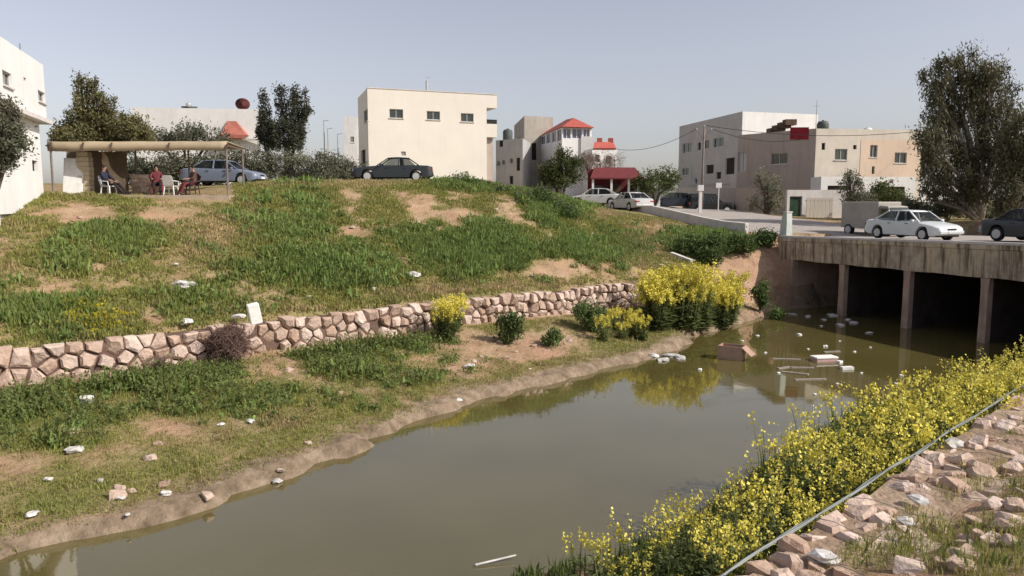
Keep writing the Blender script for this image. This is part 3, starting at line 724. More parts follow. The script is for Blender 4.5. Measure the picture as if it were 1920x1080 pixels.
# cream cube house in the middle
A = XY(693, 70); B = XY(913, 74.2); Bk = (B[0]-2.5, B[1]+7); Ak = XY(675, 76.8); zb = 6.3; zt = topz(693, 165, 70)
hC = House('cream_house', 'cream two storey cube house behind the dark saloon car', 'house', [A, B, Bk, Ak], zb, zt, MT['cream_wall'],
           [(0,730,204,756,222,'slide'),(0,800,208,825,225,'slide'),(0,864,212,888,229,'slide'),(0,752,284,761,292,'shut'),(3,682,209,690,226,'slide'),(3,677,283,686,330,'gap')])
dC = (Vector((*B,0))-Vector((*A,0))).normalized(); W = (Vector((*B,0))-Vector((*A,0))).length; nC = Vector((dC.y,-dC.x,0))
cx = empty('x', (0,0,0))
bpy.data.objects.remove(cx)
def obox(u0, u1, b0, b1, z0, z1):   # box in the frame of the cream house: u along the front, b inwards
    q = [Vector((*A,0))+dC*u-nC*b-hC.o for u, b in ((u0,b0),(u1,b0),(u1,b1),(u0,b1))]
    return [Vector((p.x,p.y,z0-hC.o.z)) for p in q]+[Vector((p.x,p.y,z1-hC.o.z)) for p in q]
ov = 1.05; zz = [hC.on(0, 913, y)[1] for y in (178, 202, 225, 232, 257)]
m = MB(); m.add(obox(W+.003, W+ov, 0, 5.5, zz[1], zt), BF); m.build('balcony_roof', MT['cream_wall'], hC.root)
m = MB(); m.add(obox(W+.003, W+ov, 0, 5.5, zz[4], zz[4]+.25), BF); m.add(obox(W+.003, W+ov, 0, .15, zz[4]+.253, zz[3]), BF); m.add(obox(W+ov-.15, W+ov, .153, 5.5, zz[4]+.253, zz[3]), BF); m.build('balcony', MT['cream_wall'], hC.root)
m = MB(); m.add(obox(W+.01, W+ov, 0, .06, zz[2]-.03, zz[2]+.06), BF); m.add(obox(W+.01, W+ov, .02, .05, zz[3]+.003, zz[2]-.033), BF); m.build('balcony_rail', MT['black_trim'], hC.root)
m = MB(); m.add(obox(-.02, W+ov+.02, -.05, .3, zt+.002, zt+.07), BF); m.build('roof_coping', MT['pale_concrete'], hC.root)
m = MB(); m.add(obox(W+.02, W+.8, .5, .62, zb, zz[4]-.05), BF); m.build('drain_wall', MT['brown_wall'], hC.root)
p = onwall(hC, 0, 811, 168)-nC*2; 
e = empty('roof_mast', (p.x, p.y, zt-.35), 0, 'thin grey antenna mast on the cream house roof', 'antenna'); m = MB(); m.tube([(0,0,0),(0,0,1.6)], .10, 6); m.build('pole', MT['frame'], e)
m = MB(); m.tube([(.1,0,1.6),(.1,0,2.1)], .02, 5); m.tube([(-.25,0,1.9),(.4,0,1.9)], .012, 4); m.build('aerial', MT['frame'], e)

# far grey house between trees and cream house
A2 = XY(648, 88); B2 = XY(672, 89)
House('grey_house', 'narrow pale grey house peeping out left of the cream house', 'house', [A2, B2, (B2[0]+2,B2[1]+8), (A2[0]-1.2,A2[1]+8)], 6.5, topz(660, 218, 88), MT['grey_wall'], [(0,657,256,664,267,'slide')])
# concrete blocks further back
A3 = XY(983, 92); B3 = XY(1036, 93.5); K3 = XY(964, 104)
House('concrete_house', 'unfinished beige concrete block house with a blank wall', 'house', [A3, B3, (B3[0]-1.5,B3[1]+10), K3], 5.5, topz(983, 217, 92), MT['block_wall'],
      [(0,997,268,1006,300,'gap'),(3,968,262,974,280,'gap')])
A4 = XY(930, 87); B4 = XY(980, 84); 
hE = House('grey_house', 'grey rendered house with small dark windows right of the cream house', 'house', [A4, B4, (B4[0]+1,B4[1]+7), (A4[0],A4[1]+9)], 5.4, topz(960, 262, 86), MT['grey_wall'],
      [(0,936,262,943,275,'gap'),(0,931,302,938,311,'slide'),(0,941,300,947,309,'slide'),(0,956,297,962,306,'slide'),(0,955,330,962,345,'gap'),(0,968,296,975,320,'gap')])
p = PY(952, 262, 88); e = empty('water_tank', (p.x, p.y, hE.z1-.35), 0, 'dark upright water tank on the grey house roof', 'water tank')
MB().lathe([(.5,0),(.55,.1),(.55,1.4),(.42,1.6),(.1,1.68)], 16).build('barrel', MT['tank'], e, smooth=True); MB().lathe([(.14,1.66),(.14,1.74)], 10).build('lid', MT['tank'], e)

# white house with glazed upper room and red hipped roof
A5 = XY(1053, 82); B5 = XY(1108, 83); K5 = XY(1007, 95)
zE = topz(1056, 239, 82); zS = topz(1056, 262, 82)
hF = House('red_roofed_house', 'white house with a glazed upper room under a red hipped roof', 'house', [A5, B5, (B5[0]-2,B5[1]+12), K5], 5.2, zE, MT['white_wall'],
      [(0,1056,240,1070,260,'blue'),(0,1073,240,1091,260,'blue'),(0,1094,240,1106,260,'blue'),(3,1044,242,1052,263,'blue'),(3,1034,244,1042,265,'blue'),(3,1024,246,1032,267,'blue'),(3,1014,248,1022,269,'blue')], parapet=.02)
ap = PY(1076, 221, 84.5); ap2 = PY(1062, 224, 90)
cs = []
cc = sum(hF.pts, Vector())/4
for p in hF.pts: q = p+(p-cc).normalized()*.55; q.z = zE+.03; cs.append(q-hF.o)
m = MB(); r1, r2 = ap-hF.o, ap2-hF.o
m.add(cs+[r1, r2], [(0,1,4),(1,2,5,4),(2,3,5),(3,0,4,5),(3,2,1,0)]).build('roof', MT['red_tile'], hF.root)
A6 = XY(1109, 80); B6 = XY(1156, 81)
hT = House('terrace_house', 'pale terrace house with red tiled parapet below the glazed room', 'house', [A6, B6, (B6[0]-1,B6[1]+7), (A6[0]-1.5,A6[1]+7)], 5.2, topz(1130, 279, 80), MT['white_wall'], [(0,1116,290,1124,304,'gap'),(0,1136,292,1146,306,'slide')])
m = MB(); a_, b_ = onwall(hT,0,1111,278,.15)-hT.o, onwall(hT,0,1154,278,.15)-hT.o
m.add([a_, b_, b_+Vector((-.2,.9,.7)), a_+Vector((.2,.9,.7)), a_+Vector((0,.15,-.15)), b_+Vector((0,.15,-.15))], [(0,1,2,3),(0,4,5,1)]).build('tiled_parapet', MT['red_tile'], hT.root)
for px in (1126, 1147):
    q = onwall(hT,0,px,276,0)-hT.o; MB().cbox(q+Vector((0,1.0,.5)), (.5,.5,1.0)).build('chimney', MT['red_tile'], hT.root)
q = onwall(hT,0,1123,262,-3)-hT.o; MB().cbox((q.x, q.y, hT.z1-hT.o.z+.55), (1.25,1.3,1.8)).build('stair_box', MT['white_wall'], hT.root)

# porch with maroon roof
A7 = XY(1108, 68); B7 = XY(1196, 68.6); zf = topz(1150, 377, 68)
e = empty('porch', (A7[0], A7[1], zf-.2), 0, 'open porch with maroon sheet roof and white columns', 'porch'); W7 = B7[0]-A7[0]
zr0 = topz(1150, 336, 68)-zf+.2; zr1 = topz(1150, 320, 71)-zf+.2
MB().add([(-.1,-.3,zr0),(W7+.3,-.3,zr0),(W7+.1,3.2,zr1+.15),(.6,3.2,zr1+.15),(-.1,-.3,zr0+.13),(W7+.3,-.3,zr0+.13),(W7+.1,3.2,zr1+.3),(.6,3.2,zr1+.3)], BF).build('roof', MT['maroon'], e)
for x in (.15, W7*.42, W7*.78, W7-.1): MB().box(x-.09, x+.09, -.15, .03, -.2, zr0+.02).build('column', MT['white_wall'], e)
MB().box(0, W7, 3.0, 3.2, -.2, zr1+.14).build('back_wall', MT['maroon'], e)
MB().box(W7+.003, W7+.2, .05, 3.2, -.2, zr0+.1).build('side_wall', MT['white_wall'], e)
MB().box(.35, W7*.38, 2.85, 2.98, .3, 1.6).build('window', MT['pane'], e)
MB().box(W7*.5, W7*.72, 2.85, 2.98, 0, 1.75).build('door', MT['wood'], e)
MB().box(W7*.43, W7-.2, -.1, .0, -.2, .35).build('low_wall', MT['grey_wall'], e)
MB().box(W7+.21, W7+1.9, .2, .4, -.5, 1.3).build('yard_wall', MT['white_wall'], e)

# tall building, side painted shade grey, with a white sunlit end (right of the pole)
A8 = XY(1387, 84); B8 = XY(1527, 87); K8 = XY(1271, 101)
hH = House('apartment_building', 'tall three storey building, side painted shade grey, white sunlit end wall', 'building', [A8, B8, (B8[0]-3,B8[1]+15), K8], 3.8, topz(1387, 209, 84), MT['white_wall'],
      [(3,1280,270,1297,285,'slide'),(3,1308,268,1314,281,'gap'),(3,1320,264,1330,278,'slide'),(3,1338,260,1357,274,'slide'),(3,1279,316,1292,328,'slide'),(3,1324,310,1338,325,'gap'),(3,1343,323,1352,335,'gap'),(3,1361,297,1377,326,'gap'),(3,1303,335,1307,344,'gap')], parapet=.3)
wb = [c for c in hH.root.children if c.name.startswith('wall')][0]
MB().cbox(onwall(hH,3,1330,345,.08)-hH.o, (.12,11,.2), None, Matrix.Rotation(math.atan2(hH.pts[0].y-hH.pts[3].y, hH.pts[0].x-hH.pts[3].x)+math.pi/2, 3, 'Z')).build('ledge', MT['grey_wall'], hH.root)
# brown and beige house in front of it
A9 = XY(1525, 68); B9 = XY(1722, 69.5); K9 = XY(1380, 75)
hI = House('beige_house', 'two storey house, brown shaded side and beige sunlit front', 'house', [A9, B9, (B9[0]+1,B9[1]+8), (K9[0]+2.5,K9[1]+6), K9], 3.8, topz(1525, 241, 68), MT['beige_wall'],
      [(0,1566,279,1588,300,'green'),(0,1541,268,1547,281,'gap'),(0,1600,272,1606,280,'gap'),(0,1632,272,1644,295,'slide'),(0,1678,286,1699,306,'slide'),(0,1635,312,1639,326,'gap'),
       (4,1446,288,1476,307,'slide'),(4,1384,286,1399,322,'shut')])
def paintpatch(h, e, px0, py0, px1, py1, mat, name, dd=.03):
    u0, v1 = h.on(e, px0, py0); u1, v0 = h.on(e, px1, py1)
# brown skin carries the shaded side's darkness in its colour, peach render on the right half of the front
def skin(h, e, u0, u1, v0, v1, mat, name, dd=.025):
    a, b = h.pts[e], h.pts[(e+1) % len(h.pts)]; d = (b-a).normalized(); nn = Vector((d.y,-d.x,0))
    ops = [(w[3]-.01, w[4]+.01, w[5]-.01, w[6]+.01) for w in h.win if (w[0]-a).length < .01]
    us = sorted({u0, u1, *[min(max(q, u0), u1) for o in ops for q in o[:2]]}); vs = sorted({v0, v1, *[min(max(q, v0), v1) for o in ops for q in o[2:]]})
    m = MB()
    for i in range(len(us)-1):
        for j in range(len(vs)-1):
            cu, cv = (us[i]+us[i+1])/2, (vs[j]+vs[j+1])/2
            if any(o[0] < cu < o[1] and o[2] < cv < o[3] for o in ops): continue
            m.add([a+d*u+nn*dd+Vector((0,0,v))-h.o for u, v in ((us[i],vs[j]),(us[i+1],vs[j]),(us[i+1],vs[j+1]),(us[i],vs[j+1]))], [(0,1,2,3)])
    return m.build(name, mat, h.root)
L4 = (hI.pts[0]-hI.pts[4]).length; L0 = (hI.pts[1]-hI.pts[0]).length
skin(hI, 4, 0, L4, hI.z0, hI.z1+.01, MT['brown_wall'], 'brown_render_and_shade')
skin(hI, 0, L0*.42, L0, hI.z0+4.1, hI.z1-.9, MT['peach_wall'], 'peach_render')
L8 = (hH.pts[0]-hH.pts[3]).length; skin(hH, 3, 0, L8, hH.z0, hH.z1+.01, MT['grey_wall'], 'grey_render_and_shade')  # grey skin darkens the white wall, its shade put into the colour
m = MB(); a_ = onwall(hI,4,1482,252,.06)-hI.o; b_ = onwall(hI,4,1517,252,.06)-hI.o
dz = Vector((0,0,.62)); m.add([a_+Vector((0,0,-.45)), b_+Vector((0,0,-.45)), b_+dz, a_+dz, a_+Vector((.5,1.4,.35)), b_+Vector((.5,1.4,.35))], [(0,1,2,3),(3,2,5,4)]).build('red_sheet', MT['red_paint'], hI.root)
m = MB()
for i, px in enumerate((1442, 1452, 1462, 1472)):
    q = onwall(hI,4,px,246,-.6)-hI.o; m.cbox((q.x, q.y, hI.z1-hI.o.z+.15+.22*i), (1.0,.9,.5))
m.build('roof_junk', MT['wood'], hI.root)
p = PY(1543, 232, 70); e = empty('water_tank', (p.x, p.y, hI.z1-.35), 0, 'dark rooftop water tank behind the red sheet', 'water tank'); MB().lathe([(.5,0),(.52,.9),(.4,1.15),(.1,1.2)], 14).build('barrel', MT['tank'], e, smooth=True); MB().lathe([(.12,1.19),(.12,1.26)], 8).build('lid', MT['tank'], e)
p = PY(1530, 232, 69); e = empty('roof_mast', (p.x, p.y, hI.z1-.35), 0, 'tall thin aerial mast rising from the beige house', 'antenna'); MB().tube([(0,0,0),(0,0,2.9)], [.03,.015], 5).build('pole', MT['pole'], e); MB().tube([(-.3,0,2.4),(.3,0,2.4)], .01, 4).build('aerial', MT['pole'], e)
p = PY(1627, 242, 72); e = empty('water_tank', (p.x, p.y, hI.z1-.35), 0, 'small white rooftop water tank on the beige house', 'water tank'); MB().lathe([(.4,0),(.42,.6),(.3,.75),(.08,.8)], 14).build('barrel', MT['white_plastic'], e, smooth=True); MB().lathe([(.1,.79),(.1,.85)], 8).build('lid', MT['white_plastic'], e)
# white annex and yard walls in front of the beige house
A10 = XY(1538, 64); B10 = XY(1714, 65)
House('white_annex', 'low white annex wall with dark openings below the beige house', 'annex', [A10, B10, (B10[0]+.3,B10[1]+3), (A10[0]+.3,A10[1]+3)], 3.9, topz(1600, 331, 64), MT['white_wall'], [(0,1552,348,1592,372,'gap'),(0,1640,350,1695,385,'gap'),(0,1668,336,1675,343,'gap')])
A11 = XY(1476, 60); B11 = XY(1592, 60.6)
House('yard_wall', 'pale yard wall with a green gate beside the bridge road', 'wall', [A11, B11, (B11[0],B11[1]+.35), (A11[0],A11[1]+.35)], 3.9, topz(1530, 356, 60), MT['pale_concrete'], [(0,1481,368,1503,408,'door')], parapet=.01)
g = empty('slatted_gate', (*XY(1512, 59.6), 4.3), 0, 'pinkish slatted metal gate on the pale yard wall', 'gate'); w7 = XY(1562, 59.6)[0]-XY(1512, 59.6)[0]
for i in range(7): MB().box(w7*i/7+.02, w7*(i+1)/7-.04, -.04, .02, .05, 1.75).build('slat', MT['beige_wall'], g)
m = MB()
for z in (.2, 1.5): MB().box(-.05, w7+.02, .021, .06, z, z+.08).build('rail', MT['pole'], g)
A12 = XY(1268, 79); B12 = XY(1375, 77)
House('yard_wall', 'low brown yard wall at the foot of the grey building', 'wall', [A12, B12, (B12[0],B12[1]+.4), (A12[0],A12[1]+.4)], 3.8, topz(1320, 352, 78), MT['beige_wall'], [(0,1258+20,362,1290,376,'gap')], parapet=.01)
A13 = XY(1378, 69); B13 = XY(1476, 66)
House('yard_wall', 'grey brown yard wall behind the olive tree and the parked jeep', 'wall', [A13, B13, (B13[0],B13[1]+.4), (A13[0],A13[1]+.4)], 3.8, topz(1420, 352, 67), MT['brown_wall'], [], parapet=.01)
# houses beyond the eucalyptus, low and pale
A14 = XY(1700, 90); B14 = XY(1800, 92)
House('white_house', 'distant low white house glimpsed behind the eucalyptus tree', 'house', [A14, B14, (B14[0]+2,B14[1]+8), (A14[0]+2,A14[1]+8)], 4, topz(1750, 343, 90), MT['white_wall'], [(0,1722,356,1732,368,'slide'),(0,1752,356,1762,368,'slide')])

# ------------------------------------------------------------------ trees
LEAF = {'olive': leafmat('olive_leaf', (.10,.105,.065), (.19,.19,.13)), 'dark': leafmat('casuarina_leaf', (.045,.052,.034), (.10,.105,.068)), 'euc': leafmat('eucalyptus_leaf', (.05,.052,.03), (.17,.155,.085), .25),
        'green': leafmat('garden_leaf', (.045,.065,.02), (.12,.135,.045)), 'yellowgreen': leafmat('pale_casuarina_leaf', (.075,.075,.03), (.20,.18,.085)), 'shrub': leafmat('shrub_leaf', (.06,.10,.03), (.15,.20,.065)),
        'weed': leafmat('weed_leaf', (.12,.17,.05), (.25,.28,.10), .4), 'dry': leafmat('bare_twig', (.16,.115,.09), (.26,.2,.165), .05), 'brush': leafmat('dead_brush', (.10,.06,.05), (.17,.11,.09), .05)}
def leaf_mesh(name, C, rad, n_per, size, mat, aspect=.45, droop=0., stretch=(1,1,1), seed=0):
    """C: clump centres (k,3), rad (k,), leaves as diamond faces"""
    rg = np.random.default_rng(seed); k = len(C); n = k*n_per
    c = np.repeat(C, n_per, 0); r = np.repeat(rad, n_per)
    P = c+rg.normal(size=(n, 3))*r[:, None]*np.array(stretch)*.55
    d = rg.normal(size=(n, 3)); d[:, 2] -= droop; d /= np.linalg.norm(d, axis=1)[:, None]
    s = rg.normal(size=(n, 3)); s -= d*(s*d).sum(1)[:, None]; s /= np.linalg.norm(s, axis=1)[:, None]
    L = size*rg.uniform(.6, 1.4, n)[:, None]; W = L*aspect
    V = np.stack([P-d*L/2, P+s*W/2, P+d*L/2, P-s*W/2], 1).reshape(-1, 3)
    F = np.arange(4*n).reshape(n, 4); v = np.repeat(np.clip(np.repeat(rg.uniform(0, 1, k), n_per)*.6+rg.uniform(0, .5, n), 0, 1), 4)
    return np_mesh(name, V, F, mat, np.stack([v]*3, 1))
def tree(name, label, base_px, Y, crowns, leafkind, clumps=120, per=45, size=.22, crad=.55, bark='bark', group=None, cat='tree', droop=.0, seed=1, trunk_r=.16, stretch=(1,1,1), aspect=.45, fill=.55, ztop=None):
    """crowns: photo ellipses (px, py, rx, ry) at the tree's distance"""
    x, y = XY(base_px, Y); z = Hs(x, y); rr = random.Random(seed); rg = np.random.default_rng(seed)
    e = empty(name, (x, y, z-.05), 0, label, cat, group); o = Vector((x, y, z-.05))
    E = []
    for cx, cy, rx, ry in crowns:
        yy = Y+rr.uniform(-.3, .3)*rx/FPX*Y*1.5; c = PY(cx, cy, yy)-o; E.append((c, rx/FPX*Y, ry/FPX*Y))
    tb = MB(); 
    for c, rx, rz_ in E:
        b = Vector((c.x, c.y, max(c.z-rz_*.3, .3))); mid = Vector((b.x*.35, b.y*.35, b.z*.55)); p0 = Vector((rr.uniform(-.08,.08), rr.uniform(-.08,.08), 0))
        tb.tube([p0, mid*.5+Vector((rr.uniform(-.1,.1),0,0)), mid, b, b+Vector((0,0,rz_*.9))], [trunk_r, trunk_r*.8, trunk_r*.6, trunk_r*.35, .02], 6)
        for k in range(4):
            q = b+Vector((rr.uniform(-1,1)*rx*.8, rr.uniform(-1,1)*rx*.8, rr.uniform(-.3,.9)*rz_)); tb.tube([mid*.4+b*.6, (b+q)/2+Vector((0,0,.1)), q], [trunk_r*.3, trunk_r*.2, .015], 5)
    tb.build('trunk', MT[bark], e, smooth=True)
    wt = np.array([a*a*c for _, a, c in E]); wt = wt**.75; cnt = np.maximum(2, (clumps*wt/wt.sum())).astype(int); CC = []
    for (c, rx, rz_), n in zip(E, cnt):
        u = rg.normal(size=(n, 3)); u /= np.linalg.norm(u, axis=1)[:, None]; u *= (rg.uniform(fill**3, 1, n)**(1/3))[:, None]
        CC.append(np.array(c)+u*np.array([rx, rx, rz_])*.92)
    CC = np.concatenate(CC); rad = crad*rg.uniform(.55, 1.3, len(CC))
    link('crown', leaf_mesh('crown', CC, rad, per, size, LEAF[leafkind], aspect, droop, stretch, seed), e)
    return e
tree('casuarina_tree', 'feathery yellow green tree rising behind the canopy with a ragged top', 170, 44, [(160,225,34,45),(195,235,46,32),(240,240,40,24),(125,250,34,18),(163,165,14,26),(195,192,22,26),(148,180,9,34),(270,252,22,16),(180,150,6,16),(160,262,60,22),(235,268,50,20),(150,145,4,14)], 'yellowgreen', 330, 62, .17, .33, seed=3, fill=.1)
tree('olive_tree', 'grey green olive tree behind the right part of the canopy', 350, 50, [(345,255,40,18),(390,262,36,20),(300,262,30,16)], 'olive', 90, 50, .18, .45, seed=4)
tree('conifer_tree', 'slim dark conifer, left of the pair of spires', 505, 60, [(498,215,12,48),(503,250,20,30),(492,240,10,24)], 'dark', 90, 60, .2, .35, seed=5, stretch=(.8,.8,1.5))
tree('conifer_tree', 'broad dark conifer with three pointed tops beside the cream house', 540, 60, [(527,205,11,48),(550,215,22,45),(571,200,9,38),(540,255,36,32),(552,178,6,18),(580,205,7,14)], 'dark', 150, 60, .2, .38, seed=6, stretch=(.8,.8,1.5))
hedge = [(445,305,36,30),(500,308,40,32),(560,312,44,34),(615,316,40,30),(655,322,30,26),(410,320,24,22)]
labs = ['grey olive tree behind the silver car', 'bushy grey olive tree right of the silver car', 'wide grey olive tree under the conifers', 'grey olive tree between the conifers and the dark saloon', 'small grey olive tree at the corner of the cream house', 'grey olive bush behind the canopy post']
for i, (cx, cy, rx, ry) in enumerate(hedge):
    tree('olive_tree', labs[i], cx, 52+(i % 3)*.8, [(cx-rx*.3,cy,rx*.8,ry*.9),(cx+rx*.4,cy+4,rx*.7,ry*.8),(cx,cy-ry*.4,rx*.5,ry*.5),(cx,cy+ry*.5,rx,ry*.5)], 'olive', 80, 55, .16, .45, seed=20+i, group='olive trees along the plateau', fill=.3)
tree('garden_tree', 'dense dark green tree in front of the glazed upper room', 1050, 66, [(1050,318,36,26),(1056,285,12,16),(1030,325,22,20),(1075,318,20,24),(1045,340,30,14)], 'green', 130, 60, .2, .45, seed=30)
tree('bare_tree', 'bare brown leafless tree behind the maroon porch roof', 1125, 74, [(1125,305,30,22),(1100,310,20,20),(1152,310,18,22)], 'dry', 100, 50, .35, .5, seed=31, aspect=.07)
tree('olive_tree', 'olive tree right of the maroon porch', 1225, 68, [(1225,342,34,22),(1255,338,20,24),(1200,350,18,14)], 'green', 90, 50, .2, .45, seed=32)
tree('olive_tree', 'thin grey olive tree before the brown shaded house wall', 1440, 62, [(1440,350,26,24),(1450,375,26,22),(1425,335,10,16),(1415,380,14,16)], 'olive', 70, 40, .18, .42, seed=33, fill=.2)
tree('olive_tree', 'grey green shrubby tree before the white annex', 1600, 57, [(1595,350,20,24),(1610,375,28,18),(1590,330,8,10)], 'olive', 80, 40, .17, .4, seed=34)
tree('garden_tree', 'round green tree behind the grey van', 1658, 58, [(1655,362,24,22),(1680,372,20,16),(1640,375,20,16)], 'green', 80, 45, .18, .4, seed=35)
tree('eucalyptus_tree', 'tall dark eucalyptus with drooping foliage beside the bridge road', 1838, 50, [(1750,150,24,36),(1765,200,36,48),(1750,262,34,42),(1742,320,18,46),(1800,190,50,60),(1850,185,46,60),(1885,225,26,38),(1870,265,34,40),(1815,270,44,50),(1795,335,34,48),(1840,320,30,40),(1780,130,30,22),(1860,140,34,26),(1815,125,30,30),(1898,190,12,30),(1740,365,14,26),(1765,290,40,60),(1770,350,22,34),(1830,370,34,24),(1880,320,22,40)], 'euc', 600, 60, .24, .42, 'bark_pale', droop=1.3, seed=40, trunk_r=.22, stretch=(.85,.85,1.4), aspect=.28)
tree('eucalyptus_tree', 'second darker eucalyptus at the end of the blue fence', 1905, 47, [(1900,290,28,45),(1925,260,40,50),(1890,345,24,44),(1930,340,40,50),(1960,300,40,70),(1895,385,22,24)], 'euc', 330, 66, .24, .46, 'bark_pale', droop=1.2, seed=41, stretch=(.85,.85,1.3), aspect=.3)
for i, (px, py, r_, lab) in enumerate([(1745,392,30,'grey green bush behind the blue fence'),(1780,385,26,'dark bush under the eucalyptus'),(1708,388,20,'small bush beside the grey van'),(1830,395,26,'low bush at the foot of the eucalyptus trunk'),(1880,392,28,'grey bush between the two eucalyptus trees')]):
    tree('bush', lab, px, 52, [(px,py,r_,r_*.7),(px+r_*.6,py+6,r_*.7,r_*.5)], 'olive', 50, 45, .16, .35, cat='bush', seed=50+i, fill=.2, trunk_r=.06)
tree('olive_tree', 'grey olive tree against the white house at the left edge', -22, 25, [(2,220,26,34),(22,262,24,30),(-14,262,30,30),(4,300,24,24)], 'olive', 150, 55, .12, .26, seed=60, trunk_r=.07, fill=.1)
for i, (cx, cy, rx, ry, lab) in enumerate([(262,318,36,28,'olive tree shading the back of the canopy left of centre'),(330,312,40,32,'olive tree behind the seated people under the canopy'),(385,315,34,30,'olive tree between the canopy and the silver car')]):
    tree('olive_tree', lab, cx, 48.5+i*.4, [(cx-rx*.3,cy,rx*.8,ry*.9),(cx+rx*.4,cy+4,rx*.7,ry*.8),(cx,cy-ry*.4,rx*.5,ry*.5),(cx,cy+ry*.5,rx,ry*.5)], 'olive', 80, 55, .16, .42, seed=120+i, group='olive trees along the plateau', fill=.2)
for i, (px, py, Y, rx, ry, lab) in enumerate([(945,366,44,22,12,'low green shrub on the crest before the grey houses'),(980,380,43.5,24,16,'spreading green shrub on the brow left of the tall shrub'),(1062,400,43.5,22,16,'small green bush on the brow above the road'),(868,345,45.5,36,18,'leafy green shrub on the crest right of the dark saloon'),(905,362,45,26,14,'low leafy shrub on the crest beside the cream house corner'),(1008,375,44.5,30,26,'tall bright green shrub on the brow of the slope'),(1035,388,44,24,24,'bright green bush on the brow facing the road')]):
    tree('shrub', lab, px, Y, [(px,py,rx,ry),(px-rx*.5,py+5,rx*.6,ry*.7),(px+rx*.5,py+5,rx*.6,ry*.6)], 'shrub', 70, 50, .15, .28, cat='shrub', seed=70+i, fill=.2, trunk_r=.04)
# ------------------------------------------------------------------ vehicles
CARS = dict(
 sedan=dict(L=4.5, W=1.74, H=1.42, wb=(-1.33, 1.36), r=.31, belt=[(-2.25,.62),(-2.21,.86),(-2.0,.95),(-1.45,.97),(-.2,.93),(.85,.92),(1.3,.86),(1.9,.76),(2.17,.66),(2.25,.52)], cab=(-1.62, -.88, .38, 1.12), sill=.22),
 saloon=dict(L=4.8, W=1.78, H=1.44, wb=(-1.42, 1.46), r=.32, belt=[(-2.4,.6),(-2.37,.88),(-2.1,.95),(-1.5,.97),(-.2,.95),(.75,.95),(1.3,.91),(2.0,.84),(2.36,.74),(2.4,.5)], cab=(-1.6, -.95, .2, .92), sill=.22),
 jeep=dict(L=4.4, W=1.8, H=1.85, wb=(-1.3, 1.3), r=.38, belt=[(-2.2,.7),(-2.18,1.1),(-2.0,1.18),(-.5,1.16),(.7,1.14),(1.2,1.12),(1.9,1.06),(2.16,.95),(2.2,.6)], cab=(-2.1, -1.9, .3, .85), sill=.34))
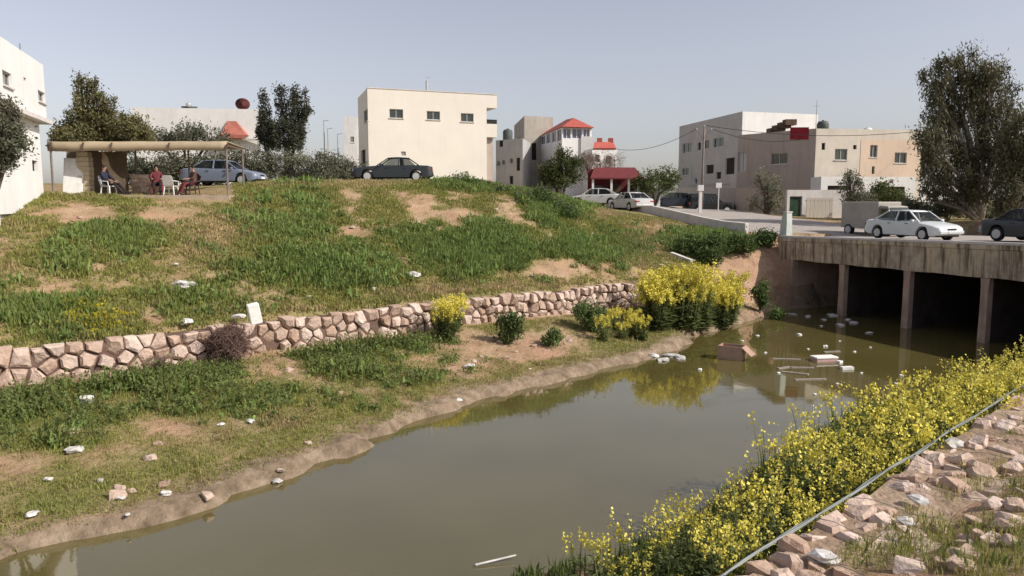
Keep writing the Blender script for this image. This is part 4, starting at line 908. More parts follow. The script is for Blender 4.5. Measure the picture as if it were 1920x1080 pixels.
def car(label, kind, pmat, loc, rz, group=None, cat='car'):
    k = CARS[kind]; L, W, Hh, r = k['L'], k['W']/2, k['H'], k['r']
    e = empty('parked_car' if cat == 'car' else cat, loc, rz, label, cat, group)
    bx, bzv = zip(*k['belt'])
    xs = sorted(set([round(v, 3) for v in np.linspace(-L/2, L/2, 19)]+list(bx)+[w+s for w in k['wb'] for s in (-r-.07, -r*.8, -r*.45, 0, r*.45, r*.8, r+.07)]))
    rings = []
    for x in xs:
        zt = float(np.interp(x, bx, bzv)); zb = k['sill']
        for w in k['wb']:
            q = abs(x-w); ra = r+.06
            if q < ra: zb = max(zb, r+math.sqrt(ra*ra-q*q))
        endk = max(0, abs(x)-L/2+.35)/.35; w = W*(1-.16*endk**2); zb = min(zb, zt-.12)
        if zb == k['sill']: zb += .12*endk
        rings.append([(x,-w*.93,zb),(x,-w,zb+.03),(x,-w*1.0,zt-.22 if zt-.22 > zb+.05 else zb+.05),(x,-w*.97,zt-.05),(x,-w*.86,zt),(x,0,zt+.025),(x,w*.86,zt),(x,w*.97,zt-.05),(x,w,zt-.22 if zt-.22 > zb+.05 else zb+.05),(x,w,zb+.03),(x,w*.93,zb)])
    body = MB().loft(rings).build('body', pmat, e, smooth=True)
    md = body.modifiers.new('edge', 'EDGE_SPLIT'); md.split_angle = R(38)
    a0, a1, a2, a3 = k['cab']; zr = Hh; wb_, wt_ = W*.9, W*.68
    zb0 = float(np.interp(a0, bx, bzv))-.02; zb3 = float(np.interp(a3, bx, bzv))-.02
    low = [(a0, zb0), (a3, zb3)]
    def P(x, s, top): 
        if top: return Vector((x, s*wt_, zr-.03))
        return Vector((x, s*wb_, float(np.interp(x, bx, bzv))-.01))
    roof = MB(); rr = []
    for x, dz in ((a1-.06,-.03),(a1+.1,0),((a1+a2)/2,.03),(a2-.1,.01),(a2+.06,-.03)):
        rr.append([(x,-wt_-.02,zr-.06+dz),(x,-wt_*.8,zr-.01+dz),(x,0,zr+dz),(x,wt_*.8,zr-.01+dz),(x,wt_+.02,zr-.06+dz),(x,0,zr-.07+dz)])
    roof.loft(rr); ro = roof.build('roof', pmat, e, smooth=True)
    mid = (a1+a2)/2-.02
    for s in (-1, 1):
        for b, t in ((a0, a1), (mid, mid), (a3, a2)): MB().bar(P(b, s, 0), P(t, s, 1), .07, .05).build('pillar', pmat, ro)
        b0, b1 = a0+(a1-a0)*.25+.05, a3-(a3-a2)*.25-.05
        for q0, q1, t0, t1 in ((b0, mid-.05, a1+.05, mid-.04), (mid+.05, b1, mid+.04, a2-.05)):
            MB().add([P(q0,s,0), P(q1,s,0), P(t1,s,1), P(t0,s,1)], [(0,1,2,3)]).build('side_window', MT['car_glass'], e)
        MB().cbox((a3-.25, s*(W+.09), zb3+.08), (.12,.16,.12)).build('mirror', pmat, e, bevel=.03)
        MB().cbox((L/2-.16, s*W*.68, float(np.interp(L/2-.16, bx, bzv))-.13), (.2,W*.42,.13)).build('headlight', MT['lamp_clear'], e, bevel=.03)
        MB().cbox((-L/2+.08, s*W*.7, float(np.interp(-L/2+.08, bx, bzv))-.16), (.14,W*.4,.15)).build('tail_light', MT['lamp_red'], e, bevel=.02)
        for dxh in (mid-.32, mid+.7): MB().cbox((dxh, s*(W+.008), .80 if kind != 'jeep' else .98), (.16,.03,.03)).build('door_handle', MT['black_trim'], e)
    def Q(xb, xt, mat, nm): MB().add([P(xb,-1,0)*.98+Vector((0,0,.02)), P(xb,1,0)*.98+Vector((0,0,.02)), P(xt,1,1), P(xt,-1,1)], [(0,1,2,3)]).build(nm, mat, e)
    Q(a3, a2+.02, MT['car_glass'], 'windscreen'); Q(a0, a1-.02, MT['car_glass'], 'rear_window')
    for s in (-1, 1):
        st = MB(); st.cbox((mid+.15, s*.36, .62), (.5,.5,.3)); st.cbox((mid-.14, s*.36, .98), (.14,.48,.75 if Hh < 1.6 else 1.1)); st.build('seat', MT['black_trim'], e, bevel=.04)
    MB().cbox((L/2-.02,0,.42), (.12,W*1.72,.16)).build('bumper', pmat if kind != 'jeep' else MT['black_trim'], e, bevel=.03)
    MB().cbox((-L/2+.02,0,.45), (.12,W*1.72,.16)).build('bumper', pmat if kind != 'jeep' else MT['black_trim'], e, bevel=.03)
    MB().cbox((L/2+.005,0,.57 if kind != 'jeep' else .8), (.04,W*.6,.06)).build('grille', MT['black_trim'], e)
    MB().cbox((L/2+.045,0,.42), (.02,.5,.11)).build('number_plate', MT['plate'], e); MB().cbox((-L/2-.045,0,.5), (.02,.5,.11)).build('number_plate', MT['plate'], e)
    MB().box(-L/2+.2, L/2-.2, -W*.8, W*.8, k['sill']-.02, .5).build('underbody', MT['black_trim'], e)
    if 'wheel' not in KIDS:
        t = MB().lathe([(.62,-.10),(.92,-.11),(1,-.07),(1,.07),(.92,.11),(.62,.10)], 22, axis='y').mesh('tyre', MT['tyre'], True)
        m = MB(); m.lathe([(.0,-.112),(.2,-.116),(.5,-.108),(.64,-.112),(.64,.112),(.5,.108),(.2,.116),(.0,.112)], 18, axis='y')
        KIDS['wheel'] = t; KIDS['rim'] = m.mesh('rim', MT['rim'])
    for w in k['wb']:
        for s in (-1, 1):
            wh = link('wheel', KIDS['wheel'], e); wh.location = (w, s*(W-.11), r); wh.scale = (r, .95, r)
            link('rim', KIDS['rim'], wh).scale = (1, 1.1, 1)
    return e
def onroad(px, Y, py=400):
    x, y = XY(px, Y); return x, y
BANG = math.atan2(BD[1], BD[0])
def deckpos(px, Y): x, y = XY(px, Y); t, n = road_tn(np.array(x), np.array(y)); return (x, y, max(deck_z(float(t)), Hs(x, y))+.055)
car('white saloon car driving across the concrete bridge', 'sedan', paint('white_car_paint', (.62,.64,.65)), deckpos(1713, 38.0), BANG)
car('dark grey car following at the far end of the bridge', 'saloon', paint('charcoal_car_paint', (.02,.022,.03)), deckpos(1958, 33.2), BANG)
def plat(px, Y): x, y = XY(px, Y); return (x, y, Hs(x, y)-.02)
car('dark green grey saloon car parked before the cream house', 'saloon', paint('dark_green_car_paint', (.022,.027,.03)), plat(738, 47), R(180+4))
car('silver saloon car parked beside the canopy', 'sedan', paint('silver_blue_car_paint', (.17,.20,.26)), plat(422, 44.5), R(-4))
car('black jeep parked by the pole and parapet', 'jeep', paint('black_car_paint', (.01,.011,.012)), plat(1330, 69), R(8), cat='jeep')
car('pale silver car parked along the parapet', 'sedan', paint('pale_silver_car_paint', (.48,.47,.46)), plat(1182, 60), math.atan2(-BD[1], -BD[0]))
car('white car parked before the maroon porch', 'sedan', paint('offwhite_car_paint', (.58,.57,.54)), plat(1118, 64), R(165))
car('dark blue car parked between the porch and the jeep', 'sedan', paint('navy_car_paint', (.03,.035,.05)), plat(1262, 70), R(172))
# grey box van behind the white car
x, y, z = deckpos(1643, 44.5); v = empty('box_van', (x, y, z), BANG, 'grey box van half hidden behind the white car', 'van'); gp = M('dull_grey_van_paint', (.36,.33,.29), (.29,.27,.24), 1.5, rough=.55)
MB().box(-1.75, 1.0, -.85, .85, .45, 1.95).build('cargo_box', gp, v, bevel=.05)
MB().loft([[(1.02,-.8,.4),(1.02,.8,.4),(1.02,.75,1.75),(1.02,-.75,1.75)],[(1.6,-.8,.4),(1.6,.8,.4),(1.55,.72,1.7),(1.55,-.72,1.7)],[(2.15,-.78,.4),(2.15,.78,.4),(2.05,.74,1.0),(2.05,-.74,1.0)],[(2.3,-.76,.45),(2.3,.76,.45),(2.2,.72,.85),(2.2,-.72,.85)]]).build('cab', gp, v, bevel=.03)
MB().add([(1.63,-.66,1.64),(1.63,.66,1.64),(2.09,.68,1.04),(2.09,-.68,1.04)], [(0,1,2,3)]).build('windscreen', MT['pane'], v)
for s in (-1, 1):
    MB().cbox((1.35, s*.79, 1.35), (.45,.03,.45)).build('side_window', MT['pane'], v); MB().cbox((2.28, s*.55, .66), (.06,.3,.14)).build('headlight', MT['lamp_clear'], v)
    for w in (-1.15, 1.55):
        wh = link('wheel', KIDS['wheel'], v); wh.location = (w, s*.76, .33); wh.scale = (.33, 1, .33); link('rim', KIDS['rim'], wh).scale = (1, 1.1, 1)

# ------------------------------------------------------------------ blue rail fence, poles and wires
f0, f1 = XY(1782, 47), XY(1868, 44); n_ = 6; rt = empty('rail_fence', (f0[0], f0[1], Hs(*f0)), math.atan2(f1[1]-f0[1], f1[0]-f0[0]), 'faded blue rail fence under the eucalyptus', 'fence'); LF = math.dist(f0, f1)
for i in range(n_): MB().box(LF*i/(n_-1)-.04, LF*i/(n_-1)+.04, -.04, .04, -.2, .85).build('post', MT['blue_paint'], rt)
for z in (.25, .5, .75): MB().box(-.06, LF+.06, -.065, -.042, z, z+.09).build('rail', MT['blue_paint'], rt)
bx_, by_ = XY(1866, 43.5); e = empty('barrier_drum', (bx_, by_, Hs(bx_, by_)), 0, 'blue drum at the end of the rail fence', 'drum'); MB().lathe([(.27,0),(.29,.04),(.28,.3),(.295,.32),(.28,.34),(.28,.62),(.295,.64),(.28,.66),(.28,.9),(.26,.94)], 16).build('barrel', MT['blue_paint'], e, smooth=True)
MB().lathe([(.25,.9),(.25,.925),(.06,.93)], 14).build('lid', MT['blue_paint'], e)
x, y = XY(1316, 66); z = Hs(x, y); top = topz(1318, 238, 66)-z
po = empty('utility_pole', (x, y, z), 0, 'tall brown utility pole beside the black jeep', 'utility pole')
MB().tube([(0,0,-.3),(0,0,top*.5),(.05,0,top)], [.12,.10,.075], 8).build('pole', MT['pole'], po, smooth=True)
for dx in (-1, 1): MB().tube([(.04,0,top-1.2),(dx*.45,0,top-.35),(dx*.62,0,top-.30)], .035, 5).build('arm', MT['pole'], po)
for dx in (-.6, .05, .65): MB().lathe([(.02,0),(.06,.03),(.03,.06),(.06,.09),(.02,.16)], 8).build('insulator', MT['frame'], po).location = (dx, 0, top-.28 if dx != .05 else top)
x2, y2 = XY(1313, 60); z2 = Hs(x2, y2)
e = empty('sign_post', (x2, y2, z2), 0, 'white painted post with a square box by the parapet', 'post'); MB().box(-.11, .11, -.11, .11, -.2, topz(1313,358,60)-z2).build('shaft', MT['pole_white'], e)
MB().box(-.22, .22, -.15, .15, topz(1313,358,60)-z2+.003, topz(1313,347,60)-z2).build('box', MT['pole_white'], e)
x3, y3 = XY(1347, 62); e = empty('sign_post', (x3, y3, Hs(x3,y3)), 0, 'thin pale post right of the square box post', 'post'); MB().tube([(0,0,-.2),(0,0,1.9)], .04, 6).build('shaft', MT['pole_white'], e); MB().cbox((0,0,2.1), (.45,.08,.4)).build('box', MT['pole_white'], e)
def wire(a, b, sag, label, r=.022):
    a = Vector(a); b = Vector(b); pts = [a+(b-a)*t-Vector((0,0,sag*4*t*(1-t))) for t in np.linspace(0,1,18)]; o = MB().tube([p-a for p in pts], r, 4).build('overhead_wire', MT['black_trim']); o.location = a; tag(o, label, 'wire')
pt = Vector((x+.05, y, z+top+.14)); pl_ = Vector((x-.6, y, z+top-.14)); pr_ = Vector((x+.65, y, z+top-.14))
wire(pl_, PY(1140, 276, 84), .9, 'overhead wire sagging from the pole to the terrace house')
wire(pr_, onwall(hI, 4, 1500, 262, .1), .5, 'overhead wire from the pole to the brown house wall')
wire(pt, PY(1725, 246, 66), .6, 'long overhead wire from the pole past the beige house roof')
wire(PY(1722, 262, 69), PY(1990, 285, 46), .5, 'overhead wire behind the eucalyptus')
for i, (px, py0, Y, lab) in enumerate([(611,225,75,'thin grey pole left of the grey house'),(618,240,80,'shorter thin pole beside the grey house'),(636,250,80,'short thin pole before the narrow grey house')]):
    xx, yy = XY(px, Y); zz = Hs(xx, yy); MBo = empty('street_pole', (xx, yy, zz), 0, lab, 'pole'); hh = topz(px, py0, Y)-zz
    MB().tube([(0,0,-.2),(0,0,hh)], [.09,.05], 6).build('pole', MT['frame'], MBo); MB().tube([(0,0,hh-.1),(.5,0,hh)], .03, 5).build('arm', MT['frame'], MBo)

# ------------------------------------------------------------------ canopy shelter
YS = 35.5; s0 = XY(96, YS); s1 = XY(430, YS+.6); zf = Hs(*XY(260, YS)); 
ang = math.atan2(s1[1]-s0[1], s1[0]-s0[0]); sh = empty('canopy_shelter', (s0[0], s0[1], zf), ang, 'long tan tarpaulin canopy shelter on posts above the slope', 'canopy'); WS = math.dist(s0, s1)
zt = topz(260, 265, YS)-zf; zb_ = topz(260, 283, YS)-zf
rings = []
for i in range(25):
    x = WS*i/24; sag = -.04*math.sin(math.pi*((i*4/24) % 1)); k = i/24
    rings.append([(x,-.02+.02*math.sin(i),zb_+.10*k+sag),(x,-.06,(zb_+zt)/2+.05*k+sag*.6),(x,0,zt+.06*k+sag*.4),(x,2.9,zt-.05+sag),(x,2.9,zt-.09+sag),(x,.02,zt-.05+.06*k+sag*.4),(x,-.03,(zb_+zt)/2+.05*k+sag*.6),(x,.01,zb_+.10*k+sag)])
MB().loft(rings).build('tarpaulin', MT['tan_tarp'], sh, smooth=True)
for x in (.1, 1.5, 2.75, 5.3, WS-.06):
    if x not in (1.5, 2.75, 5.3): MB().tube([(x,.05,-.3),(x,.05,zt-.06)], .05, 7).build('post', MT['pole'], sh)
    MB().tube([(x,2.8,-.3),(x,2.8,zt-.12)], .05, 7).build('post', MT['pole'], sh)
    MB().bar((x,-.09,zb_-.02), (x+.12,-.09,zt-.04), .07, .05).build('bracket', MT['wood'], sh)
    MB().bar((x,.03,zt-.13), (x,2.85,zt-.16), .06, .08).build('rafter', MT['wood'], sh)
MB().bar((0,.06,zt-.2), (WS,.06,zt-.14), .07, .09).build('beam', MT['wood'], sh)
def shp(px, b): # local x of a photo column at depth b behind the canopy front
    x, y = XY(px, YS+b); return (x-s0[0])*math.cos(ang)+(y-s0[1])*math.sin(ang)
def shw(px, b): x, y = XY(px, YS+b); return Vector((x, y, zf))
flr = MB().box(-.3, WS+.2, -.7, 3.2, -.5, .02).build('paved_floor', M('dusty_slab', (.42,.34,.26), (.33,.26,.2), 2, bump=.3), sh)
q = shw(163, 1.0); sp = empty('stone_pillar', (q.x, q.y, zf+.02), ang, 'yellow limestone block pillar under the canopy', 'pillar')
for i in range(8): MB().cbox((random.uniform(-.01,.01), 0, .118+.222*i), (.58+random.uniform(-.02,.02), .5, .212)).build('block', MT['stone_col'], sp, bevel=.015)
MB().cbox((0,0,.118+.222*8+.0), (.50,.45,.2)).build('cap', MT['stone_col'], sp)
q = shw(137, .55); e = empty('leaning_door', (q.x, q.y, zf+.02), ang+.15, 'white metal door leaf leaning against the limestone pillar', 'door')
o = MB().box(-.42, .42, -.03, .03, 0, 1.72).build('leaf', MT['foam'], e, bevel=.01); o.rotation_euler = (-.13, .05, 0)
o = MB().cbox((.3,-.06,.9), (.12,.05,.04)).build('handle', MT['frame'], e); o.rotation_euler = (-.13, .05, 0)
q = shw(272, 2.2); e = empty('block_stack', (q.x, q.y, zf+.02), ang, 'stack of pinkish building blocks at the back of the canopy', 'blocks')
for i in range(5):
    for j in range(3 if i < 3 else 2): MB().cbox((-.42+.42*j+.06*(i % 2), 0, .1+.202*i), (.4,.22,.195)).build('block', MT['stone'], e, bevel=.01)
m = MB(); pts = []
q = shw(196, 1.6); e = empty('draped_cloth', (q.x, q.y, zf+zt-.25), ang, 'pale cloth hanging in a curve from the canopy rafter', 'cloth'); rings = []
for i in range(13):
    t = i/12; rings.append([(t*1.0+.05*math.sin(t*9), 0+.08*math.sin(k*2.2+i), -.1-1.45*(t**.6)*math.sin(math.pi*min(1,t*.62+.05))-k*.22) for k in range(4)])
MB().loft(rings, closed=False, caps=False).build('cloth', M('cream_cloth', (.55,.43,.31), (.45,.35,.25), 3), e, smooth=True)
b = shw(205, 2.75); e = empty('back_screen', (b.x, b.y, zf+.0), ang, 'tan cloth screen closing the back of the canopy by the pillar', 'screen')
rings = [[(-1.9+x*.26, .03*math.sin(x*1.7), z) for z in (.02,.7,1.4,zt-.3)] for x in range(12)]
MB().loft(rings, closed=False, caps=False).build('cloth', M('brown_screen_cloth', (.26,.19,.13), (.2,.145,.1), 2), e, smooth=True)

def plastic_chair(loc, rz, label, mat=None, group=None):
    e = empty('plastic_chair', loc, rz, label, 'chair', group); m_ = mat or MT['white_plastic']
    MB().loft([[(-.23,-.22,.40),(.23,-.24,.40),(.23,-.24,.43),(-.23,-.22,.43)],[(-.24,.0,.39),(.24,.0,.39),(.24,.0,.42),(-.24,.0,.42)],[(-.22,.22,.41),(.22,.22,.41),(.22,.22,.44),(-.22,.22,.44)]]).build('seat', m_, e)
    b = MB()
    b.loft([[(-.23,.21,.44),(.23,.21,.44),(.23,.24,.44),(-.23,.24,.44)],[(-.25,.27,.66),(.25,.27,.66),(.25,.30,.66),(-.25,.30,.66)],[(-.22,.33,.86),(.22,.33,.86),(.22,.355,.86),(-.22,.355,.86)],[(-.15,.345,.90),(.15,.345,.90),(.15,.365,.90),(-.15,.365,.90)]])
    b.build('backrest', m_, e)
    for sx in (-1, 1):
        for sy, y0 in ((-1,-.2), (1,.2)): MB().tube([(sx*.2, y0, .40), (sx*.25, y0*1.2, 0)], [.035,.025], 6).build('leg', m_, e)
        MB().tube([(sx*.25,-.2,.41),(sx*.27,-.18,.62),(sx*.27,.05,.64),(sx*.25,.28,.65)], .022, 6).build('armrest', m_, e)
    return e
# chair local -y is its front
q = shw(322, .2); plastic_chair((q.x, q.y, zf+.02), ang+R(172), 'empty white plastic chair with its back to the slope')
q1 = shw(205, .45); plastic_chair((q1.x, q1.y, zf+.02), ang+R(75), 'white plastic chair under the person in navy')
q2 = shw(296, .7); plastic_chair((q2.x, q2.y, zf+.02), ang+R(20), 'maroon plastic chair left of the empty white chair', M('maroon_plastic', (.22,.04,.05), rough=.5))
q3 = shw(362, .7); plastic_chair((q3.x, q3.y, zf+.02), ang+R(-50), 'dark plastic chair right of the empty white chair', M('dark_plastic', (.06,.03,.035), rough=.5))

def person(loc, rz, label, top, legs, stretch=.25, lean=.1, headcover=None, arm=0):
    """seated figure, facing local -y, hips on a seat .43 m high"""
    e = empty('person', loc, rz, label, 'person'); V = []; E = []; Rr = []
    def v(p, r, par=None):
        V.append(p); Rr.append(r); 
        if par is not None: E.append((par, len(V)-1))
        return len(V)-1
    hip = v((0,.06,.54), .15); wa = v((0,.08+lean*.3,.74), .135, hip); ch = v((0,.06+lean*.5,.94), .155, wa); nk = v((0,.05+lean*.55,1.09), .065, ch)
    hd0 = v((0,.03+lean*.55,1.17), .075, nk); hd1 = v((0,.01+lean*.55,1.25), .095, hd0); hd2 = v((0,.02+lean*.55,1.33), .07, hd1)
    v((0,-.095+lean*.55,1.235), .02, hd1)
    hands = []
    for s in (-1, 1):
        h = v((s*.11,.0,.53), .105, hip); k = v((s*.15,-.38,.55), .075, h); an = v((s*.13,-.45-stretch,.10), .048, k); v((s*.14,-.62-stretch,.055), .036, an)
        sh_ = v((s*.19,.06+lean*.5,1.02), .065, ch); el = v((s*.27,.0-.05*arm,.78), .048, sh_); wr_ = v((s*.2,-.22,.68+.08*arm), .034, el); pm = v((s*.19,-.30,.665+.08*arm), .034, wr_); hands.append((s*.19,-.32,.66+.08*arm))
        for j, (dx, ln) in enumerate(((-.03,.055),(-.01,.065),(.01,.06),(.03,.05))):
            f1 = v((s*.19+dx,-.335,.66+.08*arm), .011, pm); v((s*.19+dx,-.335-ln,.64+.08*arm), .009, f1)
        v((s*.15,-.31,.675+.08*arm), .011, pm)
    me = bpy.data.meshes.new('body'); me.from_pydata(V, E, []); o = link('body', me, e)
    o.modifiers.new('skin', 'SKIN'); sv = me.skin_vertices[0].data
    for i, r in enumerate(Rr): sv[i].radius = (r, r)
    sv[0].use_root = True
    sub = o.modifiers.new('sub', 'SUBSURF'); sub.levels = 1; sub.render_levels = 1
    dg = bpy.context.evaluated_depsgraph_get(); ev = bpy.data.meshes.new_from_object(o.evaluated_get(dg)); o.modifiers.clear(); o.data = ev
    ev.materials.clear()
    for m_ in (top, legs, MT['skin'], MT['black_trim']): ev.materials.append(m_)
    for p in ev.polygons:
        c = p.center; i = 0
        if c.z < .60 and abs(c.x) < .26 and not any((c-Vector(h)).length < .1 for h in hands): i = 1
        if c.z < .10: i = 3
        if c.z > 1.10 or any((c-Vector(h)).length < .12 for h in hands): i = 2
        p.material_index = i; p.use_smooth = True
    hc = Vector((0,.02+lean*.55,1.285)); m = MB()
    m.lathe([(.02,-.02),(.098,-.03),(.108,.02),(.09,.075),(.05,.11),(.01,.12)], 14, c=hc+Vector((0,.018,0)))
    hr = m.build('hair' if not headcover else 'head_scarf', headcover or MT['hair'], e, smooth=True)
    for s in (-1, 1):
        MB().cbox(hc+Vector((s*.036,-.098,-.03)), (.024,.012,.012)).build('eye', MT['hair'], e); MB().cbox(hc+Vector((s*.1,.0,-.04)), (.02,.035,.055)).build('ear', MT['skin'], e, bevel=.008)
    MB().cbox(hc+Vector((0,-.083,-.10)), (.045,.012,.01)).build('mouth', M('lips', (.25,.1,.08)), e)
    return e
navy = M('navy_cloth', (.03,.03,.055), (.02,.02,.04), 4); dark = M('black_cloth', (.025,.02,.022), (.018,.015,.016), 4); mar = M('maroon_cloth', (.16,.035,.04), (.10,.025,.03), 4); brn = M('brown_cloth', (.11,.06,.05), (.07,.04,.035), 4)
person((q1.x, q1.y, zf+.02), ang+R(75), 'person in navy slouched on a white chair with legs stretched', navy, dark, .38, .28, arm=0)
person((q2.x, q2.y, zf+.02), ang+R(20), 'person in a maroon top seated left of the empty white chair', mar, dark, .12, .02, arm=1)
person((q3.x, q3.y, zf+.02), ang+R(-50), 'person in dark maroon seated near the silver car', brn, mar, .15, .05, arm=1)

# ------------------------------------------------------------------ litter, loose stones, things in the water
def bag_mesh(i):
    rr = random.Random(500+i); bm = bmesh.new(); bmesh.ops.create_icosphere(bm, subdivisions=2, radius=.5)
    for v in bm.verts:
        f = rr.uniform(.62, 1.12); v.co *= f; v.co.z = max(v.co.z*.7, -.18)
    me = bpy.data.meshes.new('bag'); bm.to_mesh(me); bm.free(); me.materials.append(MT['scrap']); return me
BAGS = [bag_mesh(i) for i in range(4)]
def lit(name, me, px, py, sc, label, cat, rot=(0,0,0), group=None, dz=0.0, mat=None):
    p = ground_at(px, py); o = link(name, me); o.location = p+Vector((0,0,dz)); o.scale = sc if hasattr(sc, '__len__') else (sc,)*3
    o.rotation_euler = rot; tag(o, label, cat, group)
    if mat: o.material_slots[0].link = 'OBJECT'; o.material_slots[0].material = mat
    return o
slab_me = MB().loft([[(-.5,-.5,-.5),(.5,-.48,-.5),(.48,-.5,.5),(-.5,-.46,.5)],[(-.46,.5,-.5),(.5,.47,-.5),(.5,.5,.5),(-.5,.46,.5)]]).mesh('slab', MT['foam'])
WS_ = [(540,436,.34),(232,492,.22),(775,520,.5),(172,455,.18),(350,610,.4),(660,430,.2),(930,395,.22),(845,440,.3),(1030,415,.2),(700,545,.25),(470,470,.18),(120,585,.18),(690,600,.2),(1110,440,.18),(960,452,.16),(330,500,.15),(580,560,.2),(1000,520,.2),(1240,500,.3)]
for i, (px, py, s_) in enumerate(WS_):
    lit('plastic_scrap', BAGS[i % 4], px, py, (s_*1.3, s_, s_*.8), 'white plastic scrap lying in the grass of the slope', 'litter', (0,0,i*1.3), 'scraps of litter on the slope', dz=.02+s_*.15)
for i, (px, py, s_) in enumerate([(225,938,.16),(188,905,.14),(520,905,.2),(310,930,.2),(470,795,.22),(140,850,.34),(858,756,.22),(240,975,.10),(60,972,.22),(880,690,.34),(640,655,.18),(415,800,.16),(90,905,.16),(770,700,.18)]):
    lit('plastic_scrap', BAGS[(i+1) % 4], px, py, (s_*1.4, s_, s_*.7), 'pale plastic scrap lying on the lower bank', 'litter', (0,0,i*2.1), 'scraps of litter on the lower bank', dz=.02+s_*.1)
def top_of_wall(px, py): p = PZ(px, py, WALLZ); return p
p = PZ(482, 612, WALLZ+.02); o = MB().box(-.17,.17,-.13,.13,0,.62).build('plastic_canister', MT['foam'], bevel=.03); o.location = p+Vector((-.1,.25,.05)); o.rotation_euler = (.1,-.18,.5); tag(o, 'upright white plastic container standing on the gabion wall', 'container')
p = PZ(440, 604, WALLZ+.02); o = link('plastic_bag', BAGS[2]); o.location = p+Vector((0,.35,.12)); o.scale = (.5,.3,.26); tag(o, 'white plastic bag on the gabion wall beside the container', 'bag')
lit('plastic_sack', BAGS[0], 348, 545, (.95,.55,.5), 'grey and white torn sack heap high on the slope', 'sack', (0,.1,.4), dz=.15)
lit('plastic_bag', BAGS[1], 160, 760, (.45,.35,.42), 'white plastic bag at the foot of the gabion wall', 'bag', dz=.12)
lit('concrete_slab', slab_me, 1278, 486, (.35,1.5,.15), 'pale broken concrete beam lying near the abutment weeds', 'slab', (.25,.05,.75), dz=.1, mat=MT['pale_concrete'])
lit('concrete_slab', slab_me, 840, 445, (1.7,.3,.1), 'long pale concrete strip lying across the slope', 'slab', (0,.05,.35), dz=.05, mat=MT['pale_concrete'])
# in the water
bx = PZ(1372, 672, 0); e = empty('cardboard_box', (bx.x, bx.y, -.12), R(-32), 'soggy brown cardboard box standing in the water', 'box'); m = MB()
m.box(-.45,.45,-.32,-.29,0,.62); m.box(-.45,.45,.29,.32,0,.62); m.box(-.45,-.42,-.287,.287,0,.62); m.box(.42,.45,-.287,.287,0,.62); m.build('carton', MT['card'], e)
o = MB().box(0,.45,-.3,.3,-.01,.01).build('flap', MT['card'], e); o.location = (.45,0,.6); o.rotation_euler = (0,.7,0)
o = MB().box(0,.4,-.3,.3,-.01,.01).build('flap', MT['card'], e); o.location = (-.45,0,.6); o.rotation_euler = (0,2.6,0)
bx = PZ(1545, 676, 0); e = empty('foam_box', (bx.x, bx.y, -.03), R(10), 'white and pink foam crate floating before the bridge', 'box'); MB().box(-.42,.42,-.22,.22,0,.13).build('tray', M('pink_foam', (.55,.36,.33), (.45,.3,.28), 4), e, bevel=.02); MB().box(-.44,.44,-.24,.24,.133,.20).build('lid', MT['foam'], e, bevel=.02)
def flo(px, py, sx, sy, sz, rz, label, cat, me, mat, name, group=None, h=None):
    p = PZ(px, py, 0); o = link(name, me); o.location = p+Vector((0,0,(h if h is not None else sz*.12))); o.scale = (sx,sy,sz); o.rotation_euler = (0,0,rz); tag(o, label, cat, group)
    if mat: o.material_slots[0].link = 'OBJECT'; o.material_slots[0].material = mat
flo(1588, 692, .42,.22,.14, .1, 'small white foam block floating off the pink crate', 'foam block', slab_me, MT['foam'], 'foam_block')
flo(1574, 680, .2,.16,.12, .6, 'tiny white foam block touching the pink crate', 'foam block', slab_me, MT['foam'], 'foam_block')
for i, (px, py, l, a) in enumerate([(1475,674,1.0,-.2),(1520,712,1.1,.1),(1490,700,.9,-.5),(1560,660,.7,.2),(1505,690,.8,-.1),(1470,690,.6,.5)]):
    flo(px, py, l, .14, .05, a, 'grey wooden plank floating in the debris before the bridge', 'plank', slab_me, MT['plank'], 'floating_plank', 'planks floating before the bridge')
for i, (px, py, s_) in enumerate([(1260,668,.55),(1245,676,.4),(1275,672,.45),(1225,668,.35)]):
    flo(px, py, s_*1.6, s_, .22, i*.8, 'crumpled white plastic sheet floating by the mud bank', 'plastic sheet', BAGS[i % 4], None, 'plastic_sheet', 'plastic sheets by the mud bank', h=.03)
for i, (px, py, s_) in enumerate([(1498,628,.22),(1548,650,.2),(1312,694,.18),(1602,660,.13),(1420,630,.16),(1540,612,.15),(1632,652,.13),(1460,700,.14),(1690,705,.16),(1392,640,.14),(1615,700,.12),(1435,662,.14),(1528,740,.12),(1575,640,.1),(1680,720,.12),(1570,720,.12),(1515,655,.12)]):
    flo(px, py, s_*1.2, s_, s_*.8, i*.7, 'small white scrap floating on the brown water', 'litter', BAGS[i % 4], MT['foam'], 'floating_scrap', 'white scraps floating on the water', h=s_*.1)
for i, (px, py, s_) in enumerate([(1485,590,.4),(1515,594,.35),(1560,592,.5),(1545,600,.3),(1600,606,.45),(1575,610,.4),(1630,625,.3),(1590,600,.3)]):
    flo(px, py, s_*1.3, s_, s_*.5, i, 'grimy plastic sack washed up against the bridge piers', 'sack', BAGS[i % 4], MT['scrap'], 'plastic_sack', 'sacks washed up at the bridge', h=.02)
o = MB().tube([(-.35,0,0),(.35,0,.05)], [.02,.014], 6).build('floating_stick', MT['scrap']); p = PZ(930, 1056, 0); o.location = p+Vector((0,0,.03)); o.rotation_euler = (0,0,.35); tag(o, 'pale stick with a white tip lying in the shallows', 'stick')
